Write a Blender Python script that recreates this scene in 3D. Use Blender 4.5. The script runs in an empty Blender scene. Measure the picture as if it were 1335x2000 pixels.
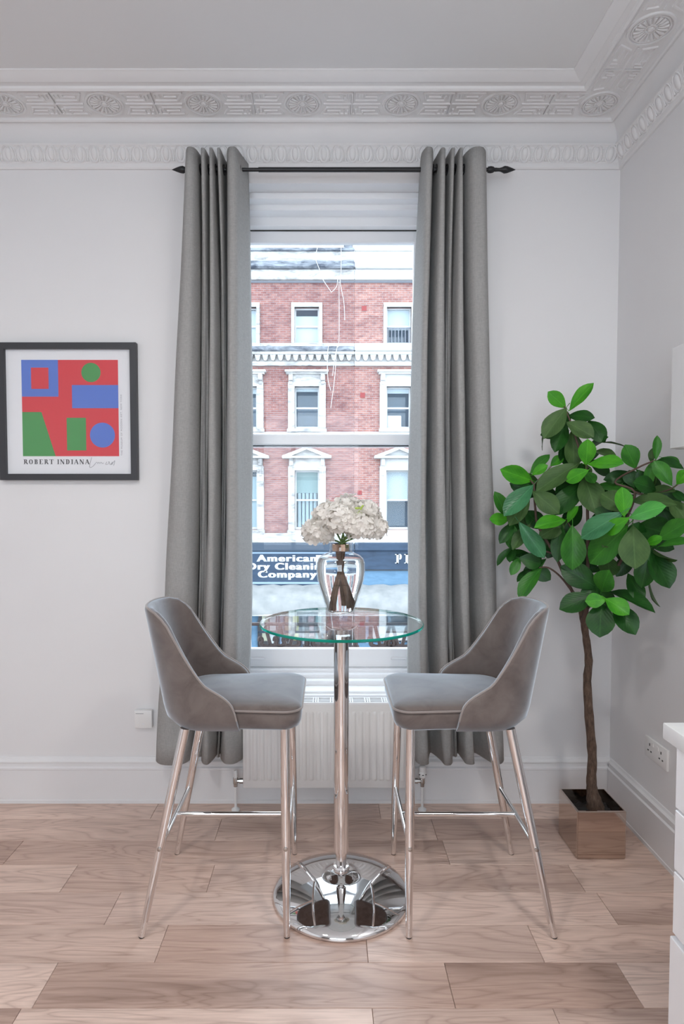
import bpy, bmesh, math, random
from mathutils import Vector, Matrix, Euler
random.seed(11)
scene = bpy.context.scene
COL = scene.collection
PI = math.pi

# ------------------------------------------------------------------ camera
cam = bpy.data.cameras.new('camera')
cam_obj = bpy.data.objects.new('camera', cam); COL.objects.link(cam_obj)
cam_obj.location = (0.0, 0.0, 1.5)
cam_obj.rotation_euler = (PI/2 - math.atan(0.04), 0, 0)
cam.sensor_fit = 'VERTICAL'; cam.sensor_height = 24.0
cam.lens = 1210/2000*24.0
cam.shift_x = 27.5/2000; cam.shift_y = 20/2000
cam.clip_start = 0.05; cam.clip_end = 200
scene.camera = cam_obj

# ------------------------------------------------------------------ view
scene.view_settings.view_transform = 'Standard'
scene.view_settings.look = 'None'
scene.view_settings.gamma = 1
scene.view_settings.use_curve_mapping = False
scene.view_settings.exposure = 0.0
try:
    scene.cycles.use_denoising = True
    scene.cycles.diffuse_bounces = 6
    scene.cycles.max_bounces = 14
    scene.cycles.transparent_max_bounces = 24
    scene.cycles.sample_clamp_indirect = 8
except Exception:
    pass

# ------------------------------------------------------------------ overcast sky
world = bpy.data.worlds.new('overcast_sky'); scene.world = world
world.use_nodes = True
wn = world.node_tree.nodes; wn.clear()
wo = wn.new('ShaderNodeOutputWorld'); wb = wn.new('ShaderNodeBackground')
wb.inputs['Color'].default_value = (0.77, 0.89, 1.0, 1); wb.inputs['Strength'].default_value = 5.2
world.node_tree.links.new(wb.outputs[0], wo.inputs[0])

# ------------------------------------------------------------------ added area light, as daylight from the unseen rear window
def area(name, loc, rot, sx, sy, power, col):
    l = bpy.data.lights.new(name, 'AREA'); l.shape = 'RECTANGLE'; l.size = sx; l.size_y = sy
    l.energy = power; l.color = col
    o = bpy.data.objects.new(name, l); COL.objects.link(o); o.location = loc; o.rotation_euler = rot
    return o
area('added_rear_daylight', (-0.5, -2.46, 1.75), (PI/2, 0, 0), 2.1, 2.1, 26, (0.90, 0.96, 1.0))

# ------------------------------------------------------------------ helpers
def finish(bm, name, mat, parent=None, smooth=True, ang=35, loc=None):
    bmesh.ops.recalc_face_normals(bm, faces=bm.faces[:])
    me = bpy.data.meshes.new(name)
    if smooth:
        ca = math.radians(ang)
        for f in bm.faces: f.smooth = True
        for e in bm.edges:
            if len(e.link_faces) == 2:
                e.smooth = e.calc_face_angle(0) < ca
    bm.to_mesh(me); bm.free()
    o = bpy.data.objects.new(name, me); COL.objects.link(o)
    for m in (mat if isinstance(mat, (list, tuple)) else [mat]): me.materials.append(m)
    if parent: o.parent = parent
    if loc is not None: o.location = loc
    return o
def tag(o, label, cat, group=None):
    o['label'] = label; o['category'] = cat
    if group: o['group'] = group
    return o
def thing(name, label, cat, loc=(0, 0, 0), rz=0, group=None):
    o = bpy.data.objects.new(name, None); COL.objects.link(o)
    o.location = loc; o.rotation_euler = (0, 0, rz); o.empty_display_size = 0.1
    return tag(o, label, cat, group)
def struct(o, label=None):
    o['kind'] = 'structure'
    if label: o['label'] = label
    return o
def B(): return bmesh.new()
def box(bm, x0, x1, y0, y1, z0, z1, bev=0, seg=1):
    r = bmesh.ops.create_cube(bm, size=1.0)
    vs = r['verts']
    for v in vs:
        v.co = Vector(((x0+x1)/2+v.co.x*(x1-x0), (y0+y1)/2+v.co.y*(y1-y0), (z0+z1)/2+v.co.z*(z1-z0)))
    if bev:
        es = list({e for v in vs for e in v.link_edges})
        bmesh.ops.bevel(bm, geom=es, offset=bev, segments=seg, affect='EDGES', profile=0.5)
    return vs
def boxo(name, mat, dims, parent=None, bev=0, seg=1):
    bm = B(); box(bm, *dims, bev=bev, seg=seg)
    return finish(bm, name, mat, parent)
def lathe(bm, prof, segs=48, c=(0, 0, 0), close=False):
    rings = []
    for r, z in prof:
        if r < 1e-6: rings.append([bm.verts.new((c[0], c[1], c[2]+z))])
        else: rings.append([bm.verts.new((c[0]+r*math.cos(2*PI*i/segs), c[1]+r*math.sin(2*PI*i/segs), c[2]+z)) for i in range(segs)])
    prs = list(zip(rings[:-1], rings[1:]))
    if close: prs.append((rings[-1], rings[0]))
    for a, b in prs:
        for i in range(segs):
            j = (i+1) % segs
            if len(a) == 1 and len(b) == 1: continue
            if len(a) == 1: bm.faces.new((a[0], b[i], b[j]))
            elif len(b) == 1: bm.faces.new((a[i], a[j], b[0]))
            else: bm.faces.new((a[i], a[j], b[j], b[i]))
def frame_for(t):
    up = Vector((0, 0, 1)) if abs(t.z) < 0.95 else Vector((1, 0, 0))
    a = t.cross(up).normalized(); return a, a.cross(t).normalized()
def tube(bm, pts, rad, segs=10, cap=True, closed=False):
    pts = [Vector(p) for p in pts]; n = len(pts); rings = []
    a = None
    for i, p in enumerate(pts):
        if closed: t = (pts[(i+1) % n]-pts[i-1]).normalized()
        else: t = (pts[min(i+1, n-1)]-pts[max(i-1, 0)]).normalized()
        if a is None: a, b = frame_for(t)
        else:
            a = (a - t*a.dot(t)).normalized(); b = a.cross(t).normalized()
        r = rad[i] if isinstance(rad, (list, tuple)) else rad
        rings.append([bm.verts.new(p + a*r*math.cos(2*PI*k/segs) + b*r*math.sin(2*PI*k/segs)) for k in range(segs)])
    prs = list(zip(rings[:-1], rings[1:]))
    if closed: prs.append((rings[-1], rings[0]))
    for q, w in prs:
        for k in range(segs):
            j = (k+1) % segs
            bm.faces.new((q[k], q[j], w[j], w[k]))
    if cap and not closed:
        bm.faces.new(rings[0]); bm.faces.new(rings[-1])
def catmull(P, n=8):
    P = [Vector(p) for p in P]; out = []
    for i in range(len(P)-1):
        p0 = P[max(i-1, 0)]; p1 = P[i]; p2 = P[i+1]; p3 = P[min(i+2, len(P)-1)]
        for k in range(n):
            t = k/n
            out.append(0.5*((2*p1)+(p2-p0)*t+(2*p0-5*p1+4*p2-p3)*t*t+(3*p1-p0-3*p2+p3)*t**3))
    out.append(P[-1]); return out
def prism(bm, poly, axis, a0, a1):
    """poly of 2-D points extruded along an axis ('x': poly=(y,z), 'y': poly=(x,z), 'z': poly=(x,y))"""
    def mk(p, a):
        return {'x': (a, p[0], p[1]), 'y': (p[0], a, p[1]), 'z': (p[0], p[1], a)}[axis]
    A = [bm.verts.new(mk(p, a0)) for p in poly]; C = [bm.verts.new(mk(p, a1)) for p in poly]
    n = len(poly)
    for i in range(n):
        j = (i+1) % n; bm.faces.new((A[i], A[j], C[j], C[i]))
    bm.faces.new(A); bm.faces.new(C[::-1])
def holed_wall(bm, u0, u1, z0, z1, w0, w1, holes, axis='x'):
    """wall running along an axis with thickness w0..w1 and rectangular holes (ua,ub,za,zb)"""
    us = sorted({u0, u1} | {h[0] for h in holes} | {h[1] for h in holes})
    zs = sorted({z0, z1} | {h[2] for h in holes} | {h[3] for h in holes})
    def V(u, w, z): return bm.verts.new((u, w, z) if axis == 'x' else (w, u, z))
    def solid(i, j):
        if i < 0 or j < 0 or i >= len(us)-1 or j >= len(zs)-1: return False
        u = (us[i]+us[i+1])/2; z = (zs[j]+zs[j+1])/2
        return not any(h[0] < u < h[1] and h[2] < z < h[3] for h in holes)
    for i in range(len(us)-1):
        for j in range(len(zs)-1):
            if not solid(i, j): continue
            a, b, c, d = us[i], us[i+1], zs[j], zs[j+1]
            for w in (w0, w1): bm.faces.new((V(a, w, c), V(b, w, c), V(b, w, d), V(a, w, d)))
            if not solid(i-1, j): bm.faces.new((V(a, w0, c), V(a, w1, c), V(a, w1, d), V(a, w0, d)))
            if not solid(i+1, j): bm.faces.new((V(b, w0, c), V(b, w1, c), V(b, w1, d), V(b, w0, d)))
            if not solid(i, j-1): bm.faces.new((V(a, w0, c), V(a, w1, c), V(b, w1, c), V(b, w0, c)))
            if not solid(i, j+1): bm.faces.new((V(a, w0, d), V(a, w1, d), V(b, w1, d), V(b, w0, d)))
    bmesh.ops.remove_doubles(bm, verts=bm.verts[:], dist=1e-5)
def copy_tree(o, parent=None):
    c = o.copy(); COL.objects.link(c); c.parent = parent
    for ch in list(o.children): copy_tree(ch, c)
    return c
def lerp(a, b, t): return a+(b-a)*t
def pw(x, pts):
    if x <= pts[0][0]: return pts[0][1]
    for (a, b), (c, d) in zip(pts[:-1], pts[1:]):
        if x <= c: return b+(d-b)*(x-a)/(c-a)
    return pts[-1][1]

# ------------------------------------------------------------------ materials
class NT:
    def __init__(s, name):
        s.m = bpy.data.materials.new(name); s.m.use_nodes = True
        s.t = s.m.node_tree; s.n = s.t.nodes; s.l = s.t.links
        s.b = s.n['Principled BSDF']; s.out = s.n['Material Output']
    def set(s, **k):
        for a, v in k.items():
            key = {'col': 'Base Color', 'rough': 'Roughness', 'metal': 'Metallic', 'spec': 'Specular IOR Level',
                   'sheen': 'Sheen Weight', 'srough': 'Sheen Roughness', 'stint': 'Sheen Tint', 'coat': 'Coat Weight', 'crough': 'Coat Roughness',
                   'trans': 'Transmission Weight', 'ior': 'IOR', 'sss': 'Subsurface Weight', 'alpha': 'Alpha'}[a]
            if isinstance(v, tuple) and len(v) == 3: v = (*v, 1)
            s.b.inputs[key].default_value = v
        return s
    def node(s, t, **k):
        n = s.n.new(t)
        for a, v in k.items():
            if a in n.inputs: n.inputs[a].default_value = v
            else: setattr(n, a, v)
        return n
    def link(s, a, b): s.l.new(a, b)
    def coords(s, kind='Object', scale=(1, 1, 1), rnd=False):
        tc = s.node('ShaderNodeTexCoord'); mp = s.node('ShaderNodeMapping'); mp.inputs['Scale'].default_value = scale
        src = tc.outputs[kind]
        if rnd:
            oi = s.node('ShaderNodeObjectInfo'); ad = s.node('ShaderNodeVectorMath', operation='MULTIPLY_ADD')
            cx = s.node('ShaderNodeCombineXYZ')
            mu = s.node('ShaderNodeMath', operation='MULTIPLY'); mu.inputs[1].default_value = 37.0
            s.link(oi.outputs['Random'], mu.inputs[0])
            for q in ('X', 'Y', 'Z'): s.link(mu.outputs[0], cx.inputs[q])
            ad2 = s.node('ShaderNodeVectorMath', operation='ADD')
            s.link(src, ad2.inputs[0]); s.link(cx.outputs[0], ad2.inputs[1]); src = ad2.outputs[0]
            s.n.remove(ad)
        s.link(src, mp.inputs['Vector']); return mp.outputs['Vector']
    def noise(s, vec, scale, detail=4, rough=.55, dist=0):
        n = s.node('ShaderNodeTexNoise'); n.inputs['Scale'].default_value = scale; n.inputs['Detail'].default_value = detail
        n.inputs['Roughness'].default_value = rough; n.inputs['Distortion'].default_value = dist
        s.link(vec, n.inputs['Vector']); return n.outputs['Fac']
    def ramp(s, fac, stops):
        r = s.node('ShaderNodeValToRGB'); e = r.color_ramp.elements
        while len(e) < len(stops): e.new(.5)
        for q, (p, c) in zip(e, stops):
            q.position = p; q.color = (*c, 1) if len(c) == 3 else c
        s.link(fac, r.inputs['Fac']); return r.outputs['Color']
    def mix(s, fac, a, b, mode='MIX'):
        m = s.node('ShaderNodeMix', data_type='RGBA', blend_type=mode)
        for i, v in ((0, fac), (6, a), (7, b)):
            if hasattr(v, 'is_linked') or hasattr(v, 'node'): s.link(v, m.inputs[i])
            else: m.inputs[i].default_value = v if i == 0 else ((*v, 1) if len(v) == 3 else v)
        return m.outputs[2]
    def bump(s, h, strength=.2, dist=.01):
        b = s.node('ShaderNodeBump'); b.inputs['Strength'].default_value = strength; b.inputs['Distance'].default_value = dist
        s.link(h, b.inputs['Height']); s.link(b.outputs[0], s.b.inputs['Normal'])
    def color(s, c): s.link(c, s.b.inputs['Base Color'])
def simple(name, col, rough=.5, **k):
    return NT(name).set(col=col, rough=rough, **k).m
def mottled(name, c1, c2, scale=8, rough=.5, bump=0, bscale=60, **k):
    t = NT(name).set(rough=rough, **k); v = t.coords()
    t.color(t.ramp(t.noise(v, scale), [(.3, c1), (.7, c2)]))
    if bump: t.bump(t.noise(v, bscale, 3), bump, .004)
    return t.m
M = {}
M['rearwall'] = mottled('taupe_for_reflections', (.20, .185, .175), (.23, .21, .20), 1.5, .7)  # dark colour put on the unseen rear wall for the chrome to reflect
M['wall'] = mottled('wall_paint', (.725, .72, .73), (.75, .745, .752), 1.3, .55, .04, 140)
M['ceiling'] = mottled('ceiling_paint', (.70, .70, .705), (.72, .72, .72), 1.0, .7)
M['plaster'] = mottled('plaster_moulding', (.735, .73, .735), (.755, .75, .755), 3, .5)
M['trim'] = mottled('white_gloss_paint', (.72, .715, .725), (.75, .745, .755), 3, .32)
M['upvc'] = simple('white_window_paint', (.84, .85, .87), .28)
def wood():
    t = NT('oak_plank').set(rough=.36, spec=.45)
    v = t.coords('Object', (1, 1, 1), rnd=True)
    mp = t.node('ShaderNodeMapping'); mp.inputs['Scale'].default_value = (1.1, 7.0, 1)
    t.link(v, mp.inputs['Vector'])
    base = t.noise(mp.outputs[0], 1.3, 2, .5, .6)
    # contour bands of one smooth field give the cathedral grain
    mu = t.node('ShaderNodeMath', operation='MULTIPLY'); mu.inputs[1].default_value = 11.0; t.link(base, mu.inputs[0])
    fr = t.node('ShaderNodeMath', operation='PINGPONG'); fr.inputs[1].default_value = .5; t.link(mu.outputs[0], fr.inputs[0])
    mp2 = t.node('ShaderNodeMapping'); mp2.inputs['Scale'].default_value = (4, 90, 1); t.link(v, mp2.inputs['Vector'])
    fine = t.noise(mp2.outputs[0], 2.0, 4, .6)
    blot = t.noise(mp.outputs[0], .55, 3, .55, .3)
    oi = t.node('ShaderNodeObjectInfo')
    plank = t.ramp(oi.outputs['Random'], [(0, (.50, .345, .28)), (.25, (.70, .53, .445)), (.5, (.57, .41, .34)), (.75, (.79, .615, .525)), (1, (.65, .475, .395))])
    grain = t.ramp(fr.outputs[0], [(0, (.50, .42, .38)), (.14, (.86, .83, .82)), (.5, (1.08, 1.08, 1.08))])
    c = t.mix(.44, plank, grain, 'MULTIPLY')
    c = t.mix(.7, c, t.ramp(fine, [(.3, (.80, .77, .75)), (.62, (1.06, 1.06, 1.06))]), 'MULTIPLY')
    c = t.mix(.95, c, t.ramp(blot, [(.28, (.58, .54, .53)), (.42, (.88, .87, .87)), (.7, (1.12, 1.12, 1.12))]), 'MULTIPLY')
    t.color(c); t.bump(fine, .05, .002)
    return t.m
M['wood'] = wood()
M['underlay'] = simple('floor_gap', (.16, .11, .09), .9)
M['chrome'] = simple('polished_chrome', (.80, .79, .79), .045, metal=1.0)
M['brushed'] = simple('worn_steel', (.5, .48, .46), .25, metal=1.0)
M['mirror'] = simple('mirror_steel', (.56, .475, .42), .06, metal=1.0)
M['black'] = simple('black_metal', (.018, .018, .02), .38, metal=.3)
M['frame'] = simple('charcoal_frame', (.035, .036, .042), .45)
def fabric(name, c1, c2, sc, sheen=.0):
    t = NT(name).set(rough=.9, sheen=sheen, spec=.2)
    v = t.coords('Object', (1, 1, 1))
    mp = t.node('ShaderNodeMapping'); mp.inputs['Scale'].default_value = (1, 1, .25); t.link(v, mp.inputs['Vector'])
    mp2 = t.node('ShaderNodeMapping'); mp2.inputs['Scale'].default_value = (.22, .22, 1); t.link(v, mp2.inputs['Vector'])
    a = t.noise(mp.outputs[0], sc, 3, .6); b = t.noise(mp2.outputs[0], sc, 3, .6)
    m = t.node('ShaderNodeMath', operation='ADD'); t.link(a, m.inputs[0]); t.link(b, m.inputs[1])
    h = t.node('ShaderNodeMath', operation='MULTIPLY'); h.inputs[1].default_value = .5; t.link(m.outputs[0], h.inputs[0])
    t.color(t.ramp(h.outputs[0], [(.34, c1), (.66, c2)])); t.bump(h.outputs[0], .15, .002)
    return t.m
M['curtain'] = fabric('grey_linen', (.37, .365, .355), (.53, .52, .505), 240)
def let_light_through(m, col, fac):
    nt = m.node_tree; tl = nt.nodes.new('ShaderNodeBsdfTranslucent'); tl.inputs['Color'].default_value = (*col, 1)
    mx = nt.nodes.new('ShaderNodeMixShader'); mx.inputs[0].default_value = fac
    nt.links.new(nt.nodes['Principled BSDF'].outputs[0], mx.inputs[1]); nt.links.new(tl.outputs[0], mx.inputs[2])
    nt.links.new(mx.outputs[0], nt.nodes['Material Output'].inputs['Surface'])
let_light_through(M['curtain'], (.56, .58, .60), .30)
def velvet():
    t = NT('grey_velvet').set(rough=.75, sheen=1.0, srough=.45, stint=(.80, .90, 1.0), spec=.25)
    v = t.coords(); n = t.noise(v, 11, 4, .6, .6)
    t.color(t.ramp(n, [(.3, (.098, .074, .066)), (.5, (.135, .106, .095)), (.72, (.165, .135, .122))]))
    t.bump(t.noise(v, 500, 2), .08, .001)
    return t.m
M['velvet'] = velvet()
M['piping'] = simple('velvet_piping', (.24, .20, .185), .7, sheen=.5)
M['plastic'] = simple('white_plastic', (.78, .775, .77), .35)
M['radiator'] = simple('radiator_enamel', (.72, .70, .69), .33)
M['dark'] = simple('dark_slot', (.03, .03, .03), .8)
M['lacquer'] = simple('white_lacquer', (.84, .84, .86), .25)
def pane_mat(name, tint=(1, 1, 1), ior=1.45, extra=0.0, rough=0.0):
    t = NT(name); t.n.remove(t.b)
    tr = t.node('ShaderNodeBsdfTransparent'); tr.inputs['Color'].default_value = (*tint, 1)
    gl = t.node('ShaderNodeBsdfGlossy'); gl.inputs['Roughness'].default_value = rough
    lw = t.node('ShaderNodeLayerWeight'); lw.inputs['Blend'].default_value = .5
    f0 = ((ior-1)/(ior+1))**2
    pwn = t.node('ShaderNodeMath', operation='POWER'); pwn.inputs[1].default_value = 5.0; t.link(lw.outputs['Facing'], pwn.inputs[0])
    fr = t.node('ShaderNodeMath', operation='MULTIPLY_ADD'); fr.inputs[1].default_value = 1-f0; fr.inputs[2].default_value = f0; t.link(pwn.outputs[0], fr.inputs[0])
    mx = t.node('ShaderNodeMixShader'); t.link(fr.outputs[0], mx.inputs[0])
    t.link(tr.outputs[0], mx.inputs[1]); t.link(gl.outputs[0], mx.inputs[2]); t.link(mx.outputs[0], t.out.inputs['Surface'])
    return t.m
M['pane'] = pane_mat('window_glass', (.985, .995, 1.0), 1.25)
M['tglass'] = pane_mat('table_glass', (.97, .992, .985), 1.48)
M['pglass'] = pane_mat('picture_glass', (1, 1, 1), 1.3)
M['vglass'] = pane_mat('vase_glass', (.985, .99, .99), 1.5)
M['glassrim'] = NT('green_glass_edge').set(col=(.0, .20, .135), rough=.12, trans=.25, ior=1.5).m
M['water'] = NT('clear_water').set(col=(.97, .985, .99), rough=0.0, trans=1.0, ior=1.33).m

# ================================================================== ROOM
XL, XR, YB, YF, HC = -2.6, 1.385, 3.0, -2.4, 3.27
# floor with planks
fl = struct(boxo('floor', M['underlay'], (XL, XR, YF, YB, -.12, -.012)), 'pale oak plank floor with pinkish grey grain')
edges = [2.838, 2.655, 2.476, 2.298, 2.119, 1.942, 1.763]
rows = [(2.838, 3.0)] + [(b, a) for a, b in zip(edges[:-1], edges[1:])]
y = 1.763
while y > YF:
    rows.append((max(y-.1785, YF), y)); y -= .1785
seams = {0: [-.83], 1: [-1.62, -.495], 2: [-1.33, .50], 3: [-1.02, -.462, .98], 4: [-.786, .16, 1.02],
         5: [-1.15, -.56, .13, .70], 6: [-.87, .375, .93], 7: [-1.4, -.9, .13, .66]}
for i, (y0, y1) in enumerate(rows):
    xs = seams.get(i)
    if xs is None:
        xs = []; x = XL+random.uniform(.3, 1.0)
        while x < XR-.25:
            xs.append(x); x += random.uniform(.55, 1.25)
    else:
        xs = sorted(xs); x = xs[0]-random.uniform(.7, 1.1)
        while x > XL+.2: xs.insert(0, x); x -= random.uniform(.7, 1.1)
        x = xs[-1]+random.uniform(.8, 1.1)
        while x < XR-.2: xs.append(x); x += random.uniform(.8, 1.1)
    xs = [XL]+xs+[XR]
    for a, b in zip(xs[:-1], xs[1:]):
        bm = B(); l, w = (b-a)/2-.0006, (y1-y0)/2-.0006
        box(bm, -l, l, -w, w, -.012, 0, bev=.0012)
        o = finish(bm, 'plank', M['wood'], fl, smooth=False); o.location = ((a+b)/2, (y0+y1)/2, 0)

WX0, WX1, WZ0, WZ1 = -.52, .56, .535, 2.988
bm = B(); holed_wall(bm, XL-.2, XR+.2, -.12, HC+.15, YB, YB+.34, [(WX0, WX1, WZ0, WZ1)])
struct(finish(bm, 'wall_back', M['wall'], smooth=False), 'off white painted wall around the sash window')
bm = B(); box(bm, XR, XR+.2, YF-.2, YB, -.12, HC+.15)
struct(finish(bm, 'wall_right', M['wall'], smooth=False), 'off white painted side wall behind the plant')
bm = B(); box(bm, XL-.2, XL, YF-.2, YB, -.12, HC+.15)
struct(finish(bm, 'wall_left', M['wall'], smooth=False), 'off white painted side wall')
RW = (-1.5, .5, .75, 2.75)
bm = B(); holed_wall(bm, XL-.2, XR+.2, -.12, HC+.15, YF-.2, YF, [RW])
struct(finish(bm, 'wall_front', M['rearwall'], smooth=False), 'unseen wall behind the camera with dark taupe added for the chrome to reflect')
struct(boxo('ceiling', M['ceiling'], (XL-.2, XR+.2, YF-.2, YB+.3, HC, HC+.15)), 'plain pale grey ceiling')
# unseen rear window, added along with its area light
bm = B()
for a, b in ((RW[0], RW[0]+.06), (RW[1]-.06, RW[1]), (-.53, -.47)): box(bm, a, b, YF-.12, YF-.06, RW[2], RW[3])
for a, b in ((RW[2], RW[2]+.06), (RW[3]-.06, RW[3]), (1.75, 1.79)): box(bm, RW[0], RW[1], YF-.119, YF-.061, a, b)
struct(finish(bm, 'added_rear_window', M['upvc'], smooth=False), 'added white framed window out of view behind the camera')

# baseboards
SK = [(0, 0), (.020, 0), (.020, .016), (.017, .018), (.017, .165), (.020, .168), (.020, .176), (.013, .182), (.012, .197), (.016, .200), (.016, .207), (.008, .216), (.004, .226), (0, .227)]
def skirting(name, pts):
    bm = B(); prism(bm, pts[0], pts[1], pts[2], pts[3])
    return struct(finish(bm, name, M['trim'], smooth=False), 'white moulded skirting board')
skirting('baseboard_back', ([(YB-o, z) for o, z in SK], 'x', XL, XR))
skirting('baseboard_right', ([(XR-o, z) for o, z in SK], 'y', YF, YB-.02))
skirting('baseboard_left', ([(XL+o, z) for o, z in SK], 'y', YF, YB-.02))

# ------------------------------------------------------------------ cornice
CP = [(0, 3.05), (.010, 3.05), (.014, 3.056), (.014, 3.074), (.018, 3.078), (.018, 3.086), (.030, 3.108), (.038, 3.136), (.046, 3.142), (.046, 3.150),
      (.040, 3.152), (.036, 3.165), (.036, 3.185), (.041, 3.205), (.052, 3.222), (.066, 3.232), (.070, 3.228), (.078, 3.226), (.084, 3.231), (.086, 3.241), (.098, 3.245),
      (.268, 3.245), (.274, 3.238), (.284, 3.233), (.292, 3.238), (.296, 3.247), (.312, 3.249), (.322, 3.246), (.345, 3.252), (.36, 3.262), (.37, 3.265), (.37, 3.275), (0, 3.275)]
def cornice(name, side):
    bm = B(); A = []; C = []
    for o, z in CP:
        if side == 'back': A.append(bm.verts.new((XL, YB-o, z))); C.append(bm.verts.new((XR-o, YB-o, z)))
        else: A.append(bm.verts.new((XR-o, YF, z))); C.append(bm.verts.new((XR-o, YB-o, z)))
    n = len(CP)
    for i in range(n):
        j = (i+1) % n; bm.faces.new((A[i], A[j], C[j], C[i]))
    bm.faces.new(A); bm.faces.new(C)
    return struct(finish(bm, name, M['plaster'], ang=28), 'white plaster cornice with egg and dart moulding and rosette frieze')
tr1 = cornice('trim_1', 'back'); tr2 = cornice('trim_2', 'right')
# egg-and-dart
def egg_mesh():
    bm = B(); r = bmesh.ops.create_uvsphere(bm, u_segments=12, v_segments=8, radius=1)
    for v in r['verts']:
        z = v.co.z; v.co = Vector((v.co.x*.0165*(1+.12*z), v.co.y*.012, z*.029))
    # open shell round the egg
    pts = []
    for k in range(13):
        t = PI*.13 + k/12*(PI*1.74) + PI/2
        pts.append((.0265*math.cos(t), -.002, .036*math.sin(t)))
    tube(bm, pts, .0042, 6)
    return bm
def dart_mesh():
    bm = B()
    for s in (-1, 1): tube(bm, [(s*.003, 0, .006), (s*.006, -.002, -.016), (s*.013, -.002, -.032)], [.0025, .004, .003], 6)
    tube(bm, [(0, -.003, .02), (0, -.005, -.03)], [.002, .0045], 6)
    return bm
e0 = finish(egg_mesh(), 'egg', M['plaster'], tr1, ang=60); d0 = finish(dart_mesh(), 'dart', M['plaster'], tr1, ang=60)
PIT = .0672; tilt = math.atan2(.02, .05)
def put(src, first, parent, loc, rz):
    o = src if first else src.copy()
    if not first: COL.objects.link(o)
    o.parent = parent; o.location = loc; o.rotation_euler = Euler((tilt, 0, rz)); return o
n = 0; x = XR-.06
while x > -1.78:
    put(e0, n == 0, tr1, (x, YB-.027, 3.111), 0); put(d0, n == 0, tr1, (x-PIT/2, YB-.027, 3.111), 0); n += 1; x -= PIT
yy = YB-.06
while yy > 1.75:
    put(e0, False, tr2, (XR-.027, yy, 3.111), -PI/2); put(d0, False, tr2, (XR-.027, yy-PIT/2, 3.111), -PI/2); yy -= PIT
# frieze: rosettes and key pattern in relief on the soffit
def rosette_mesh():
    bm = B(); R = .082
    def ring(r, w, h):
        prof = [(r-w, 0), (r-w*.7, -h), (r+w*.7, -h), (r+w, 0)]
        lathe(bm, prof, 36, close=True)
    ring(.079, .0055, .007); ring(.066, .004, .005); ring(.02, .003, .004)
    lathe(bm, [(.012, 0), (.010, -.007), (0, -.010)], 14)
    for k in range(18):
        a = 2*PI*k/18; c, s = math.cos(a), math.sin(a)
        tube(bm, [(c*.024, s*.024, -.002), (c*.042, s*.042, -.004), (c*.060, s*.060, -.002)], [.002, .0052, .0065], 6)
    return bm
KEY = [((-6.6, 3), (-1, 3)), ((-6.6, 3), (-5.4, 1)), ((-5.4, 1), (-.8, 1)), ((-5.2, 2), (-2.6, 2)), ((-2.6, 2), (-2.6, 3)), ((-1.6, 3), (-1.6, 1.8)), ((-.8, 3), (-.8, 2)),
       ((-6.2, -3), (0, -3)), ((-6, 0), (0, 0)), ((-6.2, -3), (-5.6, -1)), ((-5.6, -1), (-1.6, -1)), ((-5, -2), (-2.4, -2)), ((-2.4, -2), (-2.4, -3)), ((-1.6, -1), (-1.6, -2.2)), ((-.8, -3), (-.8, -1.6)), ((0, 3), (0, -3))]
def key_mesh():
    bm = B()
    for sgn in (1, -1):
        for (a, b), (c, d) in KEY:
            p = Vector((a*sgn*.0205, b*sgn*.0238, 0)); q = Vector((c*sgn*.0205, d*sgn*.0238, 0)); t = (q-p).normalized(); nn = Vector((-t.y, t.x, 0))
            p = p-t*.003; q = q+t*.003
            lo = [p-nn*.0052, q-nn*.0052, q+nn*.0052, p+nn*.0052]; hi = [p-nn*.003, q-nn*.003, q+nn*.003, p+nn*.003]
            L = [bm.verts.new(v) for v in lo]; Hh = [bm.verts.new(v+Vector((0, 0, -.006))) for v in hi]
            for i in range(4):
                j = (i+1) % 4; bm.faces.new((L[i], L[j], Hh[j], Hh[i]))
            bm.faces.new(Hh)
    return bm
r0 = finish(rosette_mesh(), 'rosette', M['plaster'], tr1, ang=50); k0 = finish(key_mesh(), 'key_pattern', M['plaster'], tr1, smooth=False)
RP = .4385; RX = 1.203; RY = 2.818
for k in range(8):
    o = r0 if k == 0 else r0.copy()
    if k: COL.objects.link(o)
    o.location = (RX-k*RP, RY, 3.2455)
    o = k0 if k == 0 else k0.copy()
    if k: COL.objects.link(o)
    o.location = (RX-(k+.5)*RP, RY, 3.2455)
for k in range(4):
    if k:
        o = r0.copy(); COL.objects.link(o); o.parent = tr2; o.location = (RX, RY-k*RP, 3.2455)
    o = k0.copy(); COL.objects.link(o); o.parent = tr2; o.location = (RX, RY-(k+.5)*RP, 3.2455); o.rotation_euler = (0, 0, PI/2)

# ------------------------------------------------------------------ sash window
win = bpy.data.objects.new('window_1', None); COL.objects.link(win); struct(win, 'tall white sash window with stepped head and sill')
bm = B()   # stepped head: risers drop towards the outside
st = [(3.0, 2.988), (3.085, 2.957), (3.145, 2.930), (3.220, 2.885)]
for i, (yy, z) in enumerate(st[1:]):
    box(bm, WX0, WX1, yy, 3.34, z, 2.988-.0005*i, bev=.003)
finish(bm, 'head_lining', M['upvc'], win)
bm = B()   # stepped sill
for ya, z in ((3.012, .548), (3.105, .572), (3.15, .592), (3.185, .606)):
    box(bm, WX0, WX1, ya, 3.34, WZ0, z, bev=.003)
box(bm, WX0-.03, WX1+.03, 2.985, 3.03, .515, .537, bev=.004)
finish(bm, 'window_sill', M['upvc'], win)
for s, (a, b) in enumerate(((WX0, WX0+.05), (WX1-.05, WX1))):
    bm = B(); box(bm, a, b, 3.02, 3.34, .606, 2.885, bev=.003)
    c, d = (a, b+.018) if s == 0 else (a-.018, b)
    box(bm, c, d, 3.145, 3.339, .606, 2.885, bev=.003)
    finish(bm, 'jamb_lining', M['upvc'], win)
GX0, GX1 = WX0+.068, WX1-.068
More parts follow.
